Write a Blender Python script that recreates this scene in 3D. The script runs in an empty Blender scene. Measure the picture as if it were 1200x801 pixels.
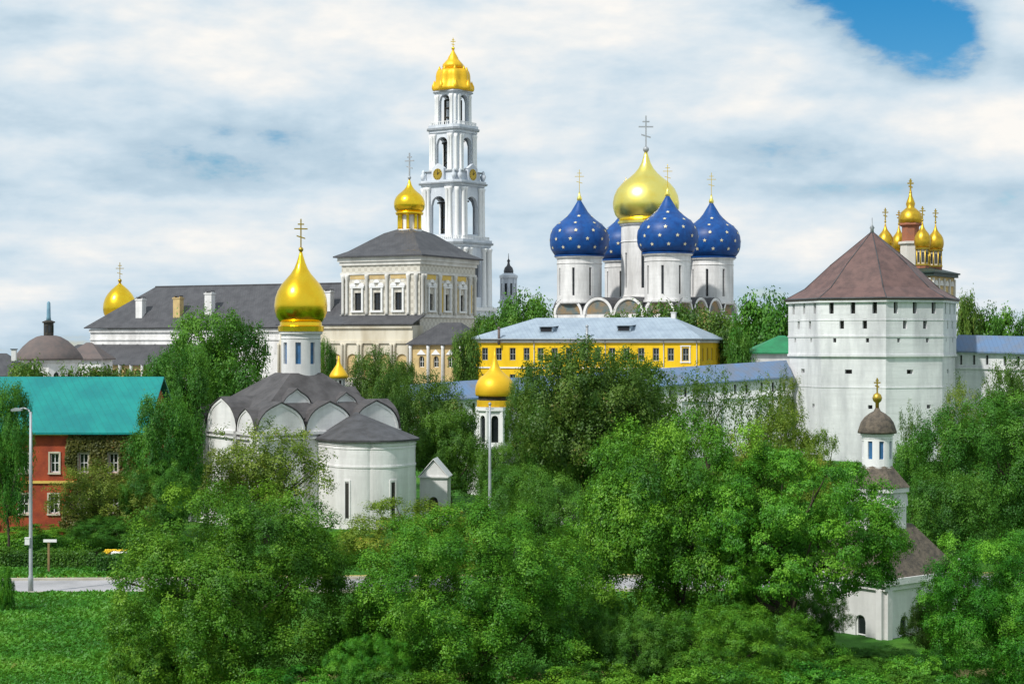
import bpy, math, random
import numpy as np
from mathutils import Vector, Matrix

random.seed(7)
R = math.radians
scene = bpy.context.scene
COL = scene.collection

# ------------------------------------------------------------------ camera
CAM_Z, FPX = 14.0, 2000.0            # eye height; focal length in photo pixels (1200 wide)
cam_d = bpy.data.cameras.new("camera")
cam_d.sensor_width = 36.0
cam_d.lens = 36.0 * FPX / 1200.0
cam_d.clip_start, cam_d.clip_end = 0.5, 12000.0
cam = bpy.data.objects.new("camera", cam_d)
COL.objects.link(cam)
cam.location = (0, 0, CAM_Z)
cam.rotation_euler = (R(90), 0, 0)
scene.camera = cam

# ------------------------------------------------------------------ sun, sky, exposure
SUN_DIR = Vector((-0.62, -0.62, 0.92)).normalized()      # towards the sun: behind us, from the left
sun_d = bpy.data.lights.new("sun", 'SUN')
sun_d.energy = 3.2
sun_d.angle = R(2.0)
sun_d.color = (1.0, 0.965, 0.91)
sun = bpy.data.objects.new("sun", sun_d)
COL.objects.link(sun)
sun.rotation_euler = (-SUN_DIR).to_track_quat('-Z', 'Y').to_euler()
vs = scene.view_settings
vs.view_transform, vs.look = 'Standard', 'None'
vs.gamma, vs.exposure = 1.0, 0.22
scene.display_settings.display_device = 'sRGB'

world = bpy.data.worlds.new("World")
scene.world = world
world.use_nodes = True
nt = world.node_tree
nt.nodes.clear()


class NG:
    """tiny helper for node maths"""
    def __init__(s, t): s.t = t
    def n(s, kind, **kw):
        x = s.t.nodes.new(kind)
        for k, v in kw.items(): setattr(x, k, v)
        return x
    def put(s, sock, v):
        if isinstance(v, (int, float)): sock.default_value = v
        elif isinstance(v, (tuple, list)): sock.default_value = v
        else: s.t.links.new(v, sock)
    def m(s, op, a, b=0.0, c=None, clamp=False):
        x = s.n('ShaderNodeMath', operation=op, use_clamp=clamp)
        s.put(x.inputs[0], a); s.put(x.inputs[1], b)
        if c is not None: s.put(x.inputs[2], c)
        return x.outputs[0]
    def ramp(s, fac, stops, interp='LINEAR'):
        x = s.n('ShaderNodeValToRGB')
        x.color_ramp.interpolation = interp
        e = x.color_ramp.elements
        while len(e) > 1: e.remove(e[-1])
        for i, (p, c) in enumerate(stops):
            el = e[0] if i == 0 else e.new(p)
            el.position = p
            el.color = (c[0], c[1], c[2], 1)
        s.put(x.inputs[0], fac)
        return x.outputs[0]
    def mix(s, fac, a, b, blend='MIX'):
        x = s.n('ShaderNodeMix', data_type='RGBA', blend_type=blend)
        s.put(x.inputs[0], fac)
        for i, v in ((6, a), (7, b)):
            s.put(x.inputs[i], (v[0], v[1], v[2], 1) if isinstance(v, (tuple, list)) else v)
        return x.outputs[2]
    def noise(s, vec, scale, detail=4.0, rough=0.55, dist=0.0):
        x = s.n('ShaderNodeTexNoise')
        if vec is not None: s.t.links.new(vec, x.inputs['Vector'])
        x.inputs['Scale'].default_value = scale
        x.inputs['Detail'].default_value = detail
        x.inputs['Roughness'].default_value = rough
        x.inputs['Distortion'].default_value = dist
        return x.outputs[0]


def build_sky():
    g = NG(nt)
    tc = g.n('ShaderNodeTexCoord')
    sep = g.n('ShaderNodeSeparateXYZ')
    nt.links.new(tc.outputs['Generated'], sep.inputs[0])
    x, y, z = sep.outputs
    az = g.m('ARCTAN2', x, y)                                   # compass direction
    hor = g.m('MAXIMUM', g.m('SQRT', g.m('ADD', g.m('MULTIPLY', x, x), g.m('MULTIPLY', y, y))), 0.02)
    el = g.m('DIVIDE', z, hor)                                  # tangent of the elevation
    cv = g.n('ShaderNodeCombineXYZ')
    nt.links.new(g.m('MULTIPLY', az, 7.0), cv.inputs[0])
    nt.links.new(g.m('MULTIPLY', el, 16.5), cv.inputs[1])
    cv2 = g.n('ShaderNodeCombineXYZ')
    nt.links.new(g.m('MULTIPLY', az, 4.0), cv2.inputs[0])
    nt.links.new(g.m('MULTIPLY', el, 34.0), cv2.inputs[1])
    n1 = g.noise(cv.outputs[0], 0.85, 10.0, 0.50, 0.15)         # billows
    n2 = g.noise(cv2.outputs[0], 1.6, 8.0, 0.55, 0.08)          # low streaks
    n3 = g.noise(cv.outputs[0], 5.0, 6.0, 0.6, 0.2)            # fine edges
    low = g.m('SUBTRACT', 1.0, g.m('MULTIPLY', el, 8.5), clamp=True)   # 1 at the horizon
    nn = g.m('ADD', g.m('MULTIPLY', n1, g.m('SUBTRACT', 1.0, low)), g.m('MULTIPLY', n2, low))
    b = g.m('ADD', 0.53, g.m('MULTIPLY', g.m('SUBTRACT', nn, 0.5), 1.25))
    b = g.m('ADD', b, g.m('MULTIPLY', g.m('SUBTRACT', n3, 0.5), 0.28))

    up = g.n('ShaderNodeVectorMath', operation='ADD'); nt.links.new(cv.outputs[0], up.inputs[0]); up.inputs[1].default_value = (-.10, .34, 0)
    n1u = g.noise(up.outputs[0], 0.95, 5.0, 0.48, 0.12)
    n1b = g.noise(cv.outputs[0], 0.95, 8.0, 0.54, 0.12)
    up2 = g.n('ShaderNodeVectorMath', operation='ADD'); nt.links.new(cv.outputs[0], up2.inputs[0]); up2.inputs[1].default_value = (-.03, .10, 0)
    n5 = g.noise(cv.outputs[0], 3.6, 7.0, 0.56, 0.1); n5u = g.noise(up2.outputs[0], 3.6, 4.0, 0.5, 0.1)
    relief = g.m('ADD', g.m('MULTIPLY', g.m('SUBTRACT', n1b, n1u), 1.55), g.m('MULTIPLY', g.m('SUBTRACT', n5, n5u), .42))
    b = g.m('ADD', b, relief)

    def blob(px, py, sx, sy, w):
        nonlocal b
        dx = g.m('MULTIPLY', g.m('SUBTRACT', az, (px - 600) / FPX), FPX / sx)
        dy = g.m('MULTIPLY', g.m('SUBTRACT', el, (400.5 - py) / FPX), FPX / sy)
        q = g.m('ADD', g.m('MULTIPLY', dx, dx), g.m('MULTIPLY', dy, dy))
        b = g.m('ADD', b, g.m('MULTIPLY', g.m('EXPONENT', g.m('MULTIPLY', q, -1.0)), w))
    for a in ((560, 40, 430, 80, 0.30), (1058, 40, 84, 54, -1.15), (1195, -6, 40, 16, -0.6), (995, -6, 75, 30, -0.95), (1080, 95, 40, 14, -0.38), (1110, 60, 30, 40, -0.2),
              (50, 92, 100, 26, 0.24), (330, 110, 120, 28, 0.18), (760, 120, 190, 40, 0.16), (300, 205, 480, 34, -0.10),
              (30, 155, 160, 16, -0.20), (310, 158, 75, 9, -0.20), (1085, 152, 185, 34, 0.50), (955, 112, 55, 12, -0.22), (700, 205, 230, 14, 0.10), (480, 60, 60, 20, 0.14), (130, 45, 120, 14, -0.10), (560, 185, 90, 9, -0.14), (1165, 40, 40, 30, 0.34),
              (950, 95, 70, 40, -0.02), (1060, 226, 190, 11, -0.26), (830, 260, 70, 26, 0.24), (60, 285, 130, 12, 0.20),
              (230, 240, 150, 10, 0.16), (30, 345, 90, 14, 0.14), (870, 175, 120, 10, -0.12), (1180, 320, 90, 20, 0.14)):
        blob(*a)
    sky = g.n('ShaderNodeTexSky', sky_type='NISHITA')
    sky.sun_disc = False
    sky.sun_elevation = math.asin(SUN_DIR.z)
    sky.sun_rotation = math.atan2(SUN_DIR.x, SUN_DIR.y)
    sky.air_density, sky.dust_density, sky.ozone_density = 1.0, 0.1, 4.0
    hs = g.n('ShaderNodeHueSaturation'); hs.inputs['Saturation'].default_value = 1.5; hs.inputs['Hue'].default_value = .497; hs.inputs['Value'].default_value = .80
    nt.links.new(sky.outputs[0], hs.inputs['Color'])
    cloud = g.ramp(b, [(0.0, (.36, .48, .585)), (.30, (.44, .56, .655)), (.48, (.535, .64, .72)), (.66, (.63, .70, .75)), (.84, (.74, .76, .765)), (1.0, (.84, .82, .785))])
    k = g.n('ShaderNodeVectorMath', operation='SCALE')
    nt.links.new(cloud, k.inputs[0]); k.inputs['Scale'].default_value = 10.0
    amt = g.n('ShaderNodeMapRange', interpolation_type='SMOOTHSTEP')
    n4 = g.noise(cv.outputs[0], 7.0, 8.0, 0.65, 0.1)
    nt.links.new(g.m('ADD', b, g.m('ADD', .13, g.m('MULTIPLY', g.m('SUBTRACT', n4, .5), .85))), amt.inputs[0])
    amt.inputs[1].default_value, amt.inputs[2].default_value = -0.14, 0.42
    amt.inputs[3].default_value, amt.inputs[4].default_value = 0.0, 1.0
    col = g.mix(amt.outputs[0], hs.outputs[0], k.outputs[0])
    bg = g.n('ShaderNodeBackground')
    nt.links.new(col, bg.inputs[0]); bg.inputs[1].default_value = 0.1
    out = g.n('ShaderNodeOutputWorld')
    nt.links.new(bg.outputs[0], out.inputs[0])


build_sky()

# ------------------------------------------------------------------ materials
M = {}


def mat(name, c1, c2=None, rough=0.8, scale=1.0, metal=0.0, bump=0.0, bscale=6.0, streak=False, spec=0.3, seams=0.0, courses=0.0, detail=6.0, bands=0.0):
    m = bpy.data.materials.new(name)
    m.use_nodes = True
    t = m.node_tree
    g = NG(t)
    p = t.nodes['Principled BSDF']
    tc = g.n('ShaderNodeTexCoord')
    vec = tc.outputs['Object']
    if streak:
        mp = g.n('ShaderNodeMapping'); t.links.new(vec, mp.inputs[0]); mp.inputs['Scale'].default_value = (1, 1, .22)
        vec = mp.outputs[0]
    n = g.noise(vec, scale, detail, 0.62)
    if c2 is None: c2 = tuple(x * .82 for x in c1)
    col = g.ramp(n, [(.36, c2), (.60, c1)])
    hgt = None
    if bands:
        mp2 = g.n('ShaderNodeMapping'); t.links.new(tc.outputs['Object'], mp2.inputs[0]); mp2.inputs['Scale'].default_value = (.10, .10, 1.6)
        nb = g.noise(mp2.outputs[0], 1.0, 7, .7)
        npz = g.noise(tc.outputs['Object'], .9, 7, .72)
        f = g.m('MULTIPLY', g.m('ADD', g.m('MULTIPLY', g.m('SUBTRACT', nb, .47), 2.6, clamp=True), g.m('MULTIPLY', g.m('SUBTRACT', npz, .56), 3.0, clamp=True)), bands, clamp=True)
        col = g.mix(f, col, tuple(x * .62 for x in c1))
    if courses or seams:
        sp = g.n('ShaderNodeSeparateXYZ'); t.links.new(tc.outputs['Object'], sp.inputs[0])
    if courses:                                   # horizontal rows of slates or shingles
        fr = g.m('FRACT', g.m('DIVIDE', sp.outputs[2], courses))
        hgt = fr
    if seams:                                     # standing seams of sheet metal
        fx = g.m('FRACT', g.m('DIVIDE', g.m('ADD', sp.outputs[0], g.m('MULTIPLY', sp.outputs[1], .62)), seams))
        hgt = g.m('GREATER_THAN', fx, .86)
        col = g.mix(g.m('MULTIPLY', hgt, .35), col, tuple(x * .6 for x in c1))
    t.links.new(col, p.inputs['Base Color'])
    p.inputs['Roughness'].default_value = rough
    p.inputs['Metallic'].default_value = metal
    p.inputs['Specular IOR Level'].default_value = spec
    if bump:
        bn = g.n('ShaderNodeBump')
        bn.inputs['Strength'].default_value = bump
        bn.inputs['Distance'].default_value = .06
        hb = g.noise(tc.outputs['Object'], bscale, 5.0, .6)
        if hgt is not None: hb = g.m('ADD', hb, g.m('MULTIPLY', hgt, .8))
        t.links.new(hb, bn.inputs['Height'])
        t.links.new(bn.outputs[0], p.inputs['Normal'])
    M[name] = m
    return m


mat('white_plaster', (.80, .79, .78), (.55, .54, .53), .9, .42, bump=.3, bscale=3, streak=True, bands=.45)
mat('white_paint', (.80, .80, .79), (.74, .74, .73), .6, 1.0)
mat('limewash', (.78, .775, .785), (.46, .46, .48), .92, .26, bump=.5, bscale=2.2, streak=True, bands=.75)
mat('tower_plaster', (.70, .73, .77), (.50, .54, .60), .85, .25, bump=.2, streak=True, bands=.4)
mat('pale_stone', (.70, .68, .64), (.52, .50, .46), .85, .3, bump=.2, streak=True)
mat('warm_stone', (.66, .61, .50), (.48, .42, .31), .85, .3, bump=.2, streak=True)
mat('tan_plaster', (.58, .43, .20), (.46, .34, .17), .9, .8, bump=.2)
mat('ochre_trim', (.72, .50, .12), (.60, .42, .12), .8, 1.0)
mat('gold', (1.0, .66, .04), (.96, .58, .03), .25, .8, metal=1.0, bump=.10, bscale=.8, courses=.7)
mat('matt_gold', (.86, .52, .025), (.80, .46, .02), .42, .9, metal=.35, bump=.10, bscale=1.5)
mat('pale_gold', (1.0, .84, .22), (1.0, .79, .16), .33, .35, metal=1.0, bump=.08, bscale=.7, courses=1.2)
mat('old_gold', (.66, .42, .035), (.48, .29, .03), .36, 1.2, metal=.75)
mat('dull_gold', (.55, .38, .06), (.45, .30, .05), .4, .8, metal=.8)
mat('star_gilt', (.80, .74, .55), (.74, .66, .42), .5, 1.0, metal=.2)
mat('blue_dome', (.004, .072, .285), (.003, .046, .20), .45, .8, bump=.25, bscale=1.2, spec=.35, courses=1.1)
mat('dark_roof', (.085, .085, .092), (.058, .058, .064), .55, .5, bump=.4, bscale=2, seams=.7)
mat('slate_roof', (.088, .088, .095), (.055, .054, .056), .6, .9, bump=.4, bscale=4, courses=.3)
mat('church_roof', (.098, .092, .094), (.058, .054, .055), .65, .8, bump=.5, bscale=5, courses=.35)
mat('brown_roof', (.165, .098, .088), (.105, .066, .062), .6, .7, bump=.6, bscale=5, courses=.32)
mat('rust_roof', (.16, .125, .115), (.115, .10, .098), .8, .6, bump=.5, bscale=5)
mat('shingle_roof', (.16, .13, .10), (.075, .065, .055), .85, 3.5, bump=.7, bscale=9, courses=.16)
mat('pale_blue_roof', (.33, .40, .47), (.26, .32, .39), .42, .5, bump=.3, bscale=2, seams=.8)
mat('wall_roof', (.12, .20, .34), (.15, .18, .24), .45, .5, bump=.4, bscale=3, seams=.6)
mat('teal_roof', (.008, .25, .225), (.006, .19, .19), .45, .5, bump=.4, bscale=2, seams=.55)
mat('green_roof', (.03, .24, .10), (.025, .16, .07), .5, .5, bump=.4, bscale=2, seams=.5)
mat('dark_green_metal', (.03, .05, .04), (.02, .035, .03), .5, .5)
mat('yellow_wall', (.86, .56, .014), (.70, .44, .014), .85, .4, bump=.2, streak=True)
mat('brick_red', (.38, .072, .030), (.25, .050, .026), .85, 1.2, bump=.3, bscale=9)
mat('red_plaster', (.34, .13, .07), (.28, .12, .08), .85, 1.2)
mat('glass', (.020, .024, .028), (.012, .015, .018), .08, 1.0, spec=.6)
mat('blue_glass', (.05, .15, .32), (.04, .10, .22), .08, 1.0, spec=.6)
mat('dark_opening', (.035, .035, .03), (.02, .02, .018), .8, 1.0)
mat('dark_wood', (.06, .055, .045), (.035, .032, .028), .8, 2.0)
mat('bronze', (.10, .075, .035), (.06, .06, .04), .45, 1.0, metal=.7)
mat('grey_metal', (.38, .40, .42), (.28, .30, .32), .5, 1.0, metal=.4)
mat('galvanised', (.42, .44, .46), (.33, .35, .37), .5, 1.0, metal=.3)
mat('wood', (.28, .19, .09), (.20, .14, .07), .85, 3.0)
mat('black', (.02, .02, .025), (.015, .015, .02), .5, 1.0)
mat('spire_blue', (.18, .33, .42), (.14, .26, .35), .4, 1.0)
mat('bark', (.085, .065, .045), (.045, .036, .028), .95, 3.0, bump=.8, bscale=7)
mat('asphalt', (.40, .39, .40), (.30, .295, .30), .9, .4, bump=.2, bscale=20)
mat('kerb', (.48, .45, .38), (.36, .33, .26), .9, 1.2, bump=.3)
mat('dirt', (.46, .36, .12), (.30, .26, .08), .95, .8, bump=.5)
mat('painted_tympanum', (.30, .20, .10), (.10, .16, .18), .85, .35)
mat('white_flower', (.82, .80, .76), (.78, .74, .62), .8, 4.0)
mat('yellow_flower', (.80, .56, .03), (.72, .46, .02), .8, 4.0)
mat('concrete', (.45, .44, .42), (.34, .33, .31), .9, 2.0, bump=.3)


def facet_mat():
    """painted diamond rustication of the refectory: chequered facets"""
    m = bpy.data.materials.new('painted_facets'); m.use_nodes = True
    t = m.node_tree; g = NG(t); p = t.nodes['Principled BSDF']
    tc = g.n('ShaderNodeTexCoord'); sp = g.n('ShaderNodeSeparateXYZ'); t.links.new(tc.outputs['Object'], sp.inputs[0])
    s = g.m('ADD', sp.outputs[0], sp.outputs[1])
    cb = g.n('ShaderNodeCombineXYZ'); t.links.new(s, cb.inputs[0]); t.links.new(sp.outputs[2], cb.inputs[1])
    ck = g.n('ShaderNodeTexChecker'); t.links.new(cb.outputs[0], ck.inputs[0]); ck.inputs['Scale'].default_value = 1.25
    ck.inputs[1].default_value = (.62, .59, .52, 1); ck.inputs[2].default_value = (.46, .43, .37, 1)
    n = g.noise(tc.outputs['Object'], .8, 5, .6)
    col = g.mix(g.m('MULTIPLY', g.m('SUBTRACT', n, .3), 1.1, clamp=True), ck.outputs[0], (.62, .58, .49))
    t.links.new(col, p.inputs['Base Color']); p.inputs['Roughness'].default_value = .85
    M['painted_facets'] = m


facet_mat()


def leaf_mat(name, dark, mid, light, trans=.34, autumn=None):
    m = bpy.data.materials.new(name); m.use_nodes = True
    t = m.node_tree; g = NG(t)
    t.nodes.clear()
    at = g.n('ShaderNodeAttribute', attribute_name='tint')
    stops = [(.12, dark), (.5, mid), (.88, light)]
    if autumn: stops.append((.97, autumn))
    col = g.ramp(at.outputs['Fac'], stops)
    oi = g.n('ShaderNodeObjectInfo')
    hv = g.n('ShaderNodeHueSaturation')
    t.links.new(g.m('ADD', .488, g.m('MULTIPLY', oi.outputs['Random'], .024)), hv.inputs['Hue'])
    t.links.new(g.m('ADD', 1.05, g.m('MULTIPLY', g.m('FRACT', g.m('MULTIPLY', oi.outputs['Random'], 7.31)), .34)), hv.inputs['Value'])
    t.links.new(col, hv.inputs['Color']); col = hv.outputs[0]
    d = g.n('ShaderNodeBsdfDiffuse'); tr = g.n('ShaderNodeBsdfTranslucent'); gl = g.n('ShaderNodeBsdfGlossy')
    t.links.new(col, d.inputs[0])
    br = g.mix(.5, col, (.18, .30, .03)); t.links.new(br, tr.inputs[0])
    gl.inputs[0].default_value = (.5, .55, .5, 1); gl.inputs[1].default_value = .5
    a = g.n('ShaderNodeMixShader'); a.inputs[0].default_value = trans
    t.links.new(d.outputs[0], a.inputs[1]); t.links.new(tr.outputs[0], a.inputs[2])
    b = g.n('ShaderNodeMixShader'); b.inputs[0].default_value = .035
    t.links.new(a.outputs[0], b.inputs[1]); t.links.new(gl.outputs[0], b.inputs[2])
    o = g.n('ShaderNodeOutputMaterial'); t.links.new(b.outputs[0], o.inputs[0])
    M[name] = m


leaf_mat('leaf_bright', (.018, .092, .008), (.064, .215, .014), (.165, .360, .026))
leaf_mat('leaf_deep', (.020, .086, .010), (.050, .165, .015), (.105, .250, .024))
leaf_mat('leaf_mid', (.024, .074, .011), (.064, .140, .017), (.130, .215, .030), autumn=(.24, .20, .06))
leaf_mat('leaf_olive', (.052, .096, .012), (.130, .190, .022), (.225, .265, .040), autumn=(.34, .26, .06))
leaf_mat('leaf_yellow', (.052, .112, .012), (.140, .215, .018), (.240, .285, .030), autumn=(.38, .28, .05))
leaf_mat('leaf_ivy', (.045, .058, .012), (.100, .105, .022), (.150, .150, .030), autumn=(.26, .14, .04))
leaf_mat('grass_blade', (.026, .125, .011), (.062, .220, .018), (.130, .300, .028), autumn=(.24, .24, .05))


def ground_mat():
    m = bpy.data.materials.new('grass_ground'); m.use_nodes = True
    t = m.node_tree; g = NG(t); p = t.nodes['Principled BSDF']
    tc = g.n('ShaderNodeTexCoord')
    n = g.noise(tc.outputs['Object'], .16, 8, .62)
    n2 = g.noise(tc.outputs['Object'], 2.4, 6, .7)
    c = g.ramp(n, [(.34, (.022, .100, .012)), (.52, (.050, .180, .018)), (.70, (.100, .220, .024))])
    c = g.mix(g.m('MULTIPLY', n2, .55), c, (.045, .10, .018))
    sp = g.n('ShaderNodeSeparateXYZ'); t.links.new(tc.outputs['Object'], sp.inputs[0])
    yard = g.m('MULTIPLY', g.m('GREATER_THAN', sp.outputs[1], 246.0), g.m('LESS_THAN', sp.outputs[1], 640.0))   # paved monastery yard
    c = g.mix(yard, c, g.ramp(n, [(.35, (.22, .21, .19)), (.65, (.32, .31, .29))]))
    t.links.new(c, p.inputs['Base Color']); p.inputs['Roughness'].default_value = .95
    p.inputs['Specular IOR Level'].default_value = .1
    b = g.n('ShaderNodeBump'); b.inputs['Strength'].default_value = .8; b.inputs['Distance'].default_value = .1
    t.links.new(n2, b.inputs['Height']); t.links.new(b.outputs[0], p.inputs['Normal'])
    M['grass_ground'] = m


ground_mat()


# ------------------------------------------------------------------ mesh helpers
class MB:
    def __init__(s):
        s.v, s.f, s.m, s.sm = [], [], [], []
    def add(s, vs_, fs, mi=0, smooth=False):
        o = len(s.v)
        s.v.extend(tuple(v) for v in vs_)
        for f in fs:
            s.f.append(tuple(i + o for i in f)); s.m.append(mi); s.sm.append(smooth)
    def box(s, c, size, rz=0.0, mi=0, taper=1.0):
        hx, hy, hz = size[0] / 2, size[1] / 2, size[2] / 2
        ca, sa = math.cos(rz), math.sin(rz)
        pts = []
        for z, k in ((-hz, 1.0), (hz, taper)):
            for x, y in ((-hx, -hy), (hx, -hy), (hx, hy), (-hx, hy)):
                pts.append((c[0] + x * k * ca - y * k * sa, c[1] + x * k * sa + y * k * ca, c[2] + z))
        s.add(pts, [(3, 2, 1, 0), (4, 5, 6, 7), (0, 1, 5, 4), (1, 2, 6, 5), (2, 3, 7, 6), (3, 0, 4, 7)], mi)
    def prism(s, poly, z0, z1, mi=0, scale=1.0, c=(0, 0), caps=True):
        n = len(poly)
        pts = [(x, y, z0) for x, y in poly] + [(c[0] + (x - c[0]) * scale, c[1] + (y - c[1]) * scale, z1) for x, y in poly]
        fs = [(i, (i + 1) % n, n + (i + 1) % n, n + i) for i in range(n)]
        if caps: fs += [tuple(range(n - 1, -1, -1)), tuple(range(n, 2 * n))]
        s.add(pts, fs, mi)
    def lathe(s, prof, n=24, c=(0, 0, 0), mi=0, smooth=True, a0=0.0, lobes=0, lob=0.0, cap=True):
        pts = []
        for r, z in prof:
            for i in range(n):
                a = a0 + 2 * math.pi * i / n
                rr = r * (1 + lob * math.cos(lobes * a)) if lobes else r
                pts.append((c[0] + rr * math.cos(a), c[1] + rr * math.sin(a), c[2] + z))
        fs = []
        for k in range(len(prof) - 1):
            for i in range(n):
                j = (i + 1) % n
                fs.append((k * n + i, k * n + j, (k + 1) * n + j, (k + 1) * n + i))
        s.add(pts, fs, mi, smooth)
        if cap:
            o = len(s.v) - len(pts)
            s.f.append(tuple(range(o + n - 1, o - 1, -1))); s.m.append(mi); s.sm.append(False)
            q = o + (len(prof) - 1) * n
            s.f.append(tuple(range(q, q + n))); s.m.append(mi); s.sm.append(False)
    def tube(s, p0, p1, r0, r1=None, n=8, mi=0, cap=True):
        r1 = r0 if r1 is None else r1
        p0, p1 = Vector(p0), Vector(p1)
        d = (p1 - p0).normalized()
        a = d.orthogonal().normalized(); b = d.cross(a)
        pts = []
        for p, r in ((p0, r0), (p1, r1)):
            for i in range(n):
                t = 2 * math.pi * i / n
                pts.append(p + a * (r * math.cos(t)) + b * (r * math.sin(t)))
        fs = [(i, (i + 1) % n, n + (i + 1) % n, n + i) for i in range(n)]
        s.add(pts, fs, mi, True)
        if cap:
            o = len(s.v) - 2 * n
            s.f.append(tuple(range(o + n - 1, o - 1, -1))); s.m.append(mi); s.sm.append(False)
            s.f.append(tuple(range(o + n, o + 2 * n))); s.m.append(mi); s.sm.append(False)
    def slab(s, poly, o, u, t, mi=0, mi_rim=None):
        """vertical outline poly[(along, up)] from point o along unit dir u, extruded by vector t (xy)"""
        n = len(poly)
        A = [(o[0] + u[0] * a, o[1] + u[1] * a, o[2] + w) for a, w in poly]
        B = [(p[0] + t[0], p[1] + t[1], p[2]) for p in A]
        s.add(A + B, [tuple(range(n)), tuple(range(2 * n - 1, n - 1, -1))], mi)
        s.add(A + B, [(i, n + i, n + (i + 1) % n, (i + 1) % n) for i in range(n)], mi if mi_rim is None else mi_rim)
    def build(s, name, mats, parent=None, loc=None):
        me = bpy.data.meshes.new(name)
        me.from_pydata(s.v, [], s.f)
        for m in (mats if isinstance(mats, (list, tuple)) else [mats]):
            me.materials.append(M[m])
        me.polygons.foreach_set('material_index', s.m)
        me.polygons.foreach_set('use_smooth', s.sm)
        me.update()
        return link(name, me, parent, loc)


def link(name, me, parent=None, loc=None, rz=0.0):
    o = bpy.data.objects.new(name, me)
    COL.objects.link(o)
    if parent is not None: o.parent = parent
    if loc is not None: o.location = loc
    o.rotation_euler = (0, 0, rz)
    return o


def tag(o, label, cat, group=None):
    o['label'], o['category'] = label, cat
    if group: o['group'] = group
    return o


def thing(name, label, cat, loc, rz=0.0, group=None):
    o = bpy.data.objects.new(name, None)
    o.empty_display_size = .5
    COL.objects.link(o)
    o.location = loc; o.rotation_euler = (0, 0, rz)
    return tag(o, label, cat, group)


def struct(o, kind='structure'):
    o['kind'] = kind
    return o


def ngon(n, r, a0=0.0, c=(0, 0)):
    return [(c[0] + r * math.cos(a0 + 2 * math.pi * i / n), c[1] + r * math.sin(a0 + 2 * math.pi * i / n)) for i in range(n)]


def wall(mb, p0, p1, z0, z1, ops=(), depth=.3, mi=0, back=False, z1b=None):
    """a wall face with real openings: p0 to p1 left to right seen from outside. ops: (centre, width, sill z, height, arched)"""
    p0, p1 = Vector(p0), Vector(p1)
    L = (p1 - p0).length
    u = (p1 - p0) / L
    n = Vector((u.y, -u.x))
    def pt(a, z, dd=0.0):
        q = p0 + u * a - n * dd
        return (q.x, q.y, z)
    cuts = {0.0, L}
    for uc, w, zb, h, ar in ops:
        k = 10 if ar else 1
        for i in range(k + 1): cuts.add(round(uc - w / 2 + w * i / k, 5))
    cuts = sorted(cuts)
    def top(op, a):
        uc, w, zb, h, ar = op
        if not ar: return zb + h
        r = w / 2
        return zb + h - r + math.sqrt(max(0, r * r - (a - uc) ** 2))
    for a, b in zip(cuts, cuts[1:]):
        if b - a < 1e-4: continue
        mid = (a + b) / 2
        cur = (z0, z0)
        hs = sorted([o for o in ops if abs(mid - o[0]) < o[1] / 2], key=lambda o: o[2])
        for o in hs + [None]:
            zb = z1 if o is None else o[2]
            if zb - min(cur) > 1e-4:
                mb.add([pt(a, cur[0]), pt(b, cur[1]), pt(b, zb), pt(a, zb)], [(0, 1, 2, 3)], mi)
                if back: mb.add([pt(a, cur[0], depth), pt(b, cur[1], depth), pt(b, zb, depth), pt(a, zb, depth)], [(3, 2, 1, 0)], mi)
            if o is not None: cur = (top(o, a), top(o, b))
    for o in ops:
        uc, w, zb, h, ar = o
        if ar:
            ol = [(uc - w / 2, zb), (uc + w / 2, zb)] + [(uc + w / 2 - w * i / 10, top(o, uc + w / 2 - w * i / 10)) for i in range(11)]
        else:
            ol = [(uc - w / 2, zb), (uc + w / 2, zb), (uc + w / 2, zb + h), (uc - w / 2, zb + h)]
        k = len(ol)
        mb.add([pt(a, z) for a, z in ol] + [pt(a, z, depth) for a, z in ol], [(i, k + i, k + (i + 1) % k, (i + 1) % k) for i in range(k)], mi)


_wm = {}


def window(parent, p0, p1, op, depth, frame='white_paint', pane='glass', bars=(1, 1), name='window', fw=None):
    """a frame (part) with its pane (sub-part) set into an opening of wall()"""
    p0, p1 = Vector(p0), Vector(p1)
    u = (p1 - p0).normalized(); n = Vector((u.y, -u.x))
    uc, w, zb, h, ar = op
    key = (round(w, 3), round(h, 3), ar, frame, pane, bars, fw)
    if key not in _wm:
        f = MB(); t = fw or max(.07, w * .09)
        f.box((-w / 2 + t / 2, 0, h / 2), (t, .1, h)); f.box((w / 2 - t / 2, 0, h / 2), (t, .1, h))
        f.box((0, 0, t / 2), (w - 2 * t, .1, t)); f.box((0, 0, h - t / 2), (w - 2 * t, .1, t))
        for i in range(bars[0]): f.box((-w / 2 + w * (i + 1) / (bars[0] + 1), 0, h / 2), (t * .7, .08, h - 2 * t))
        for i in range(bars[1]): f.box((0, .003, t + (h - 2 * t) * (i + 1) / (bars[1] + 1)), (w - 2 * t, .07, t * .7))
        me = bpy.data.meshes.new(name)
        me.from_pydata(f.v, [], f.f); me.materials.append(M[frame])
        gme = bpy.data.meshes.new('pane')
        gme.from_pydata([(-w / 2, .03, 0), (w / 2, .03, 0), (w / 2, .03, h), (-w / 2, .03, h), (-w / 2, .06, 0), (w / 2, .06, 0), (w / 2, .06, h), (-w / 2, .06, h)],
                        [], [(0, 1, 2, 3), (7, 6, 5, 4), (0, 4, 5, 1), (1, 5, 6, 2), (2, 6, 7, 3), (3, 7, 4, 0)])
        gme.materials.append(M[pane])
        _wm[key] = (me, gme)
    me, gme = _wm[key]
    q = p0 + u * uc - n * (depth - .08)
    o = link(name, me, parent, (q.x, q.y, zb), math.atan2(u.y, u.x))
    link('pane', gme, o)
    return o


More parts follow.
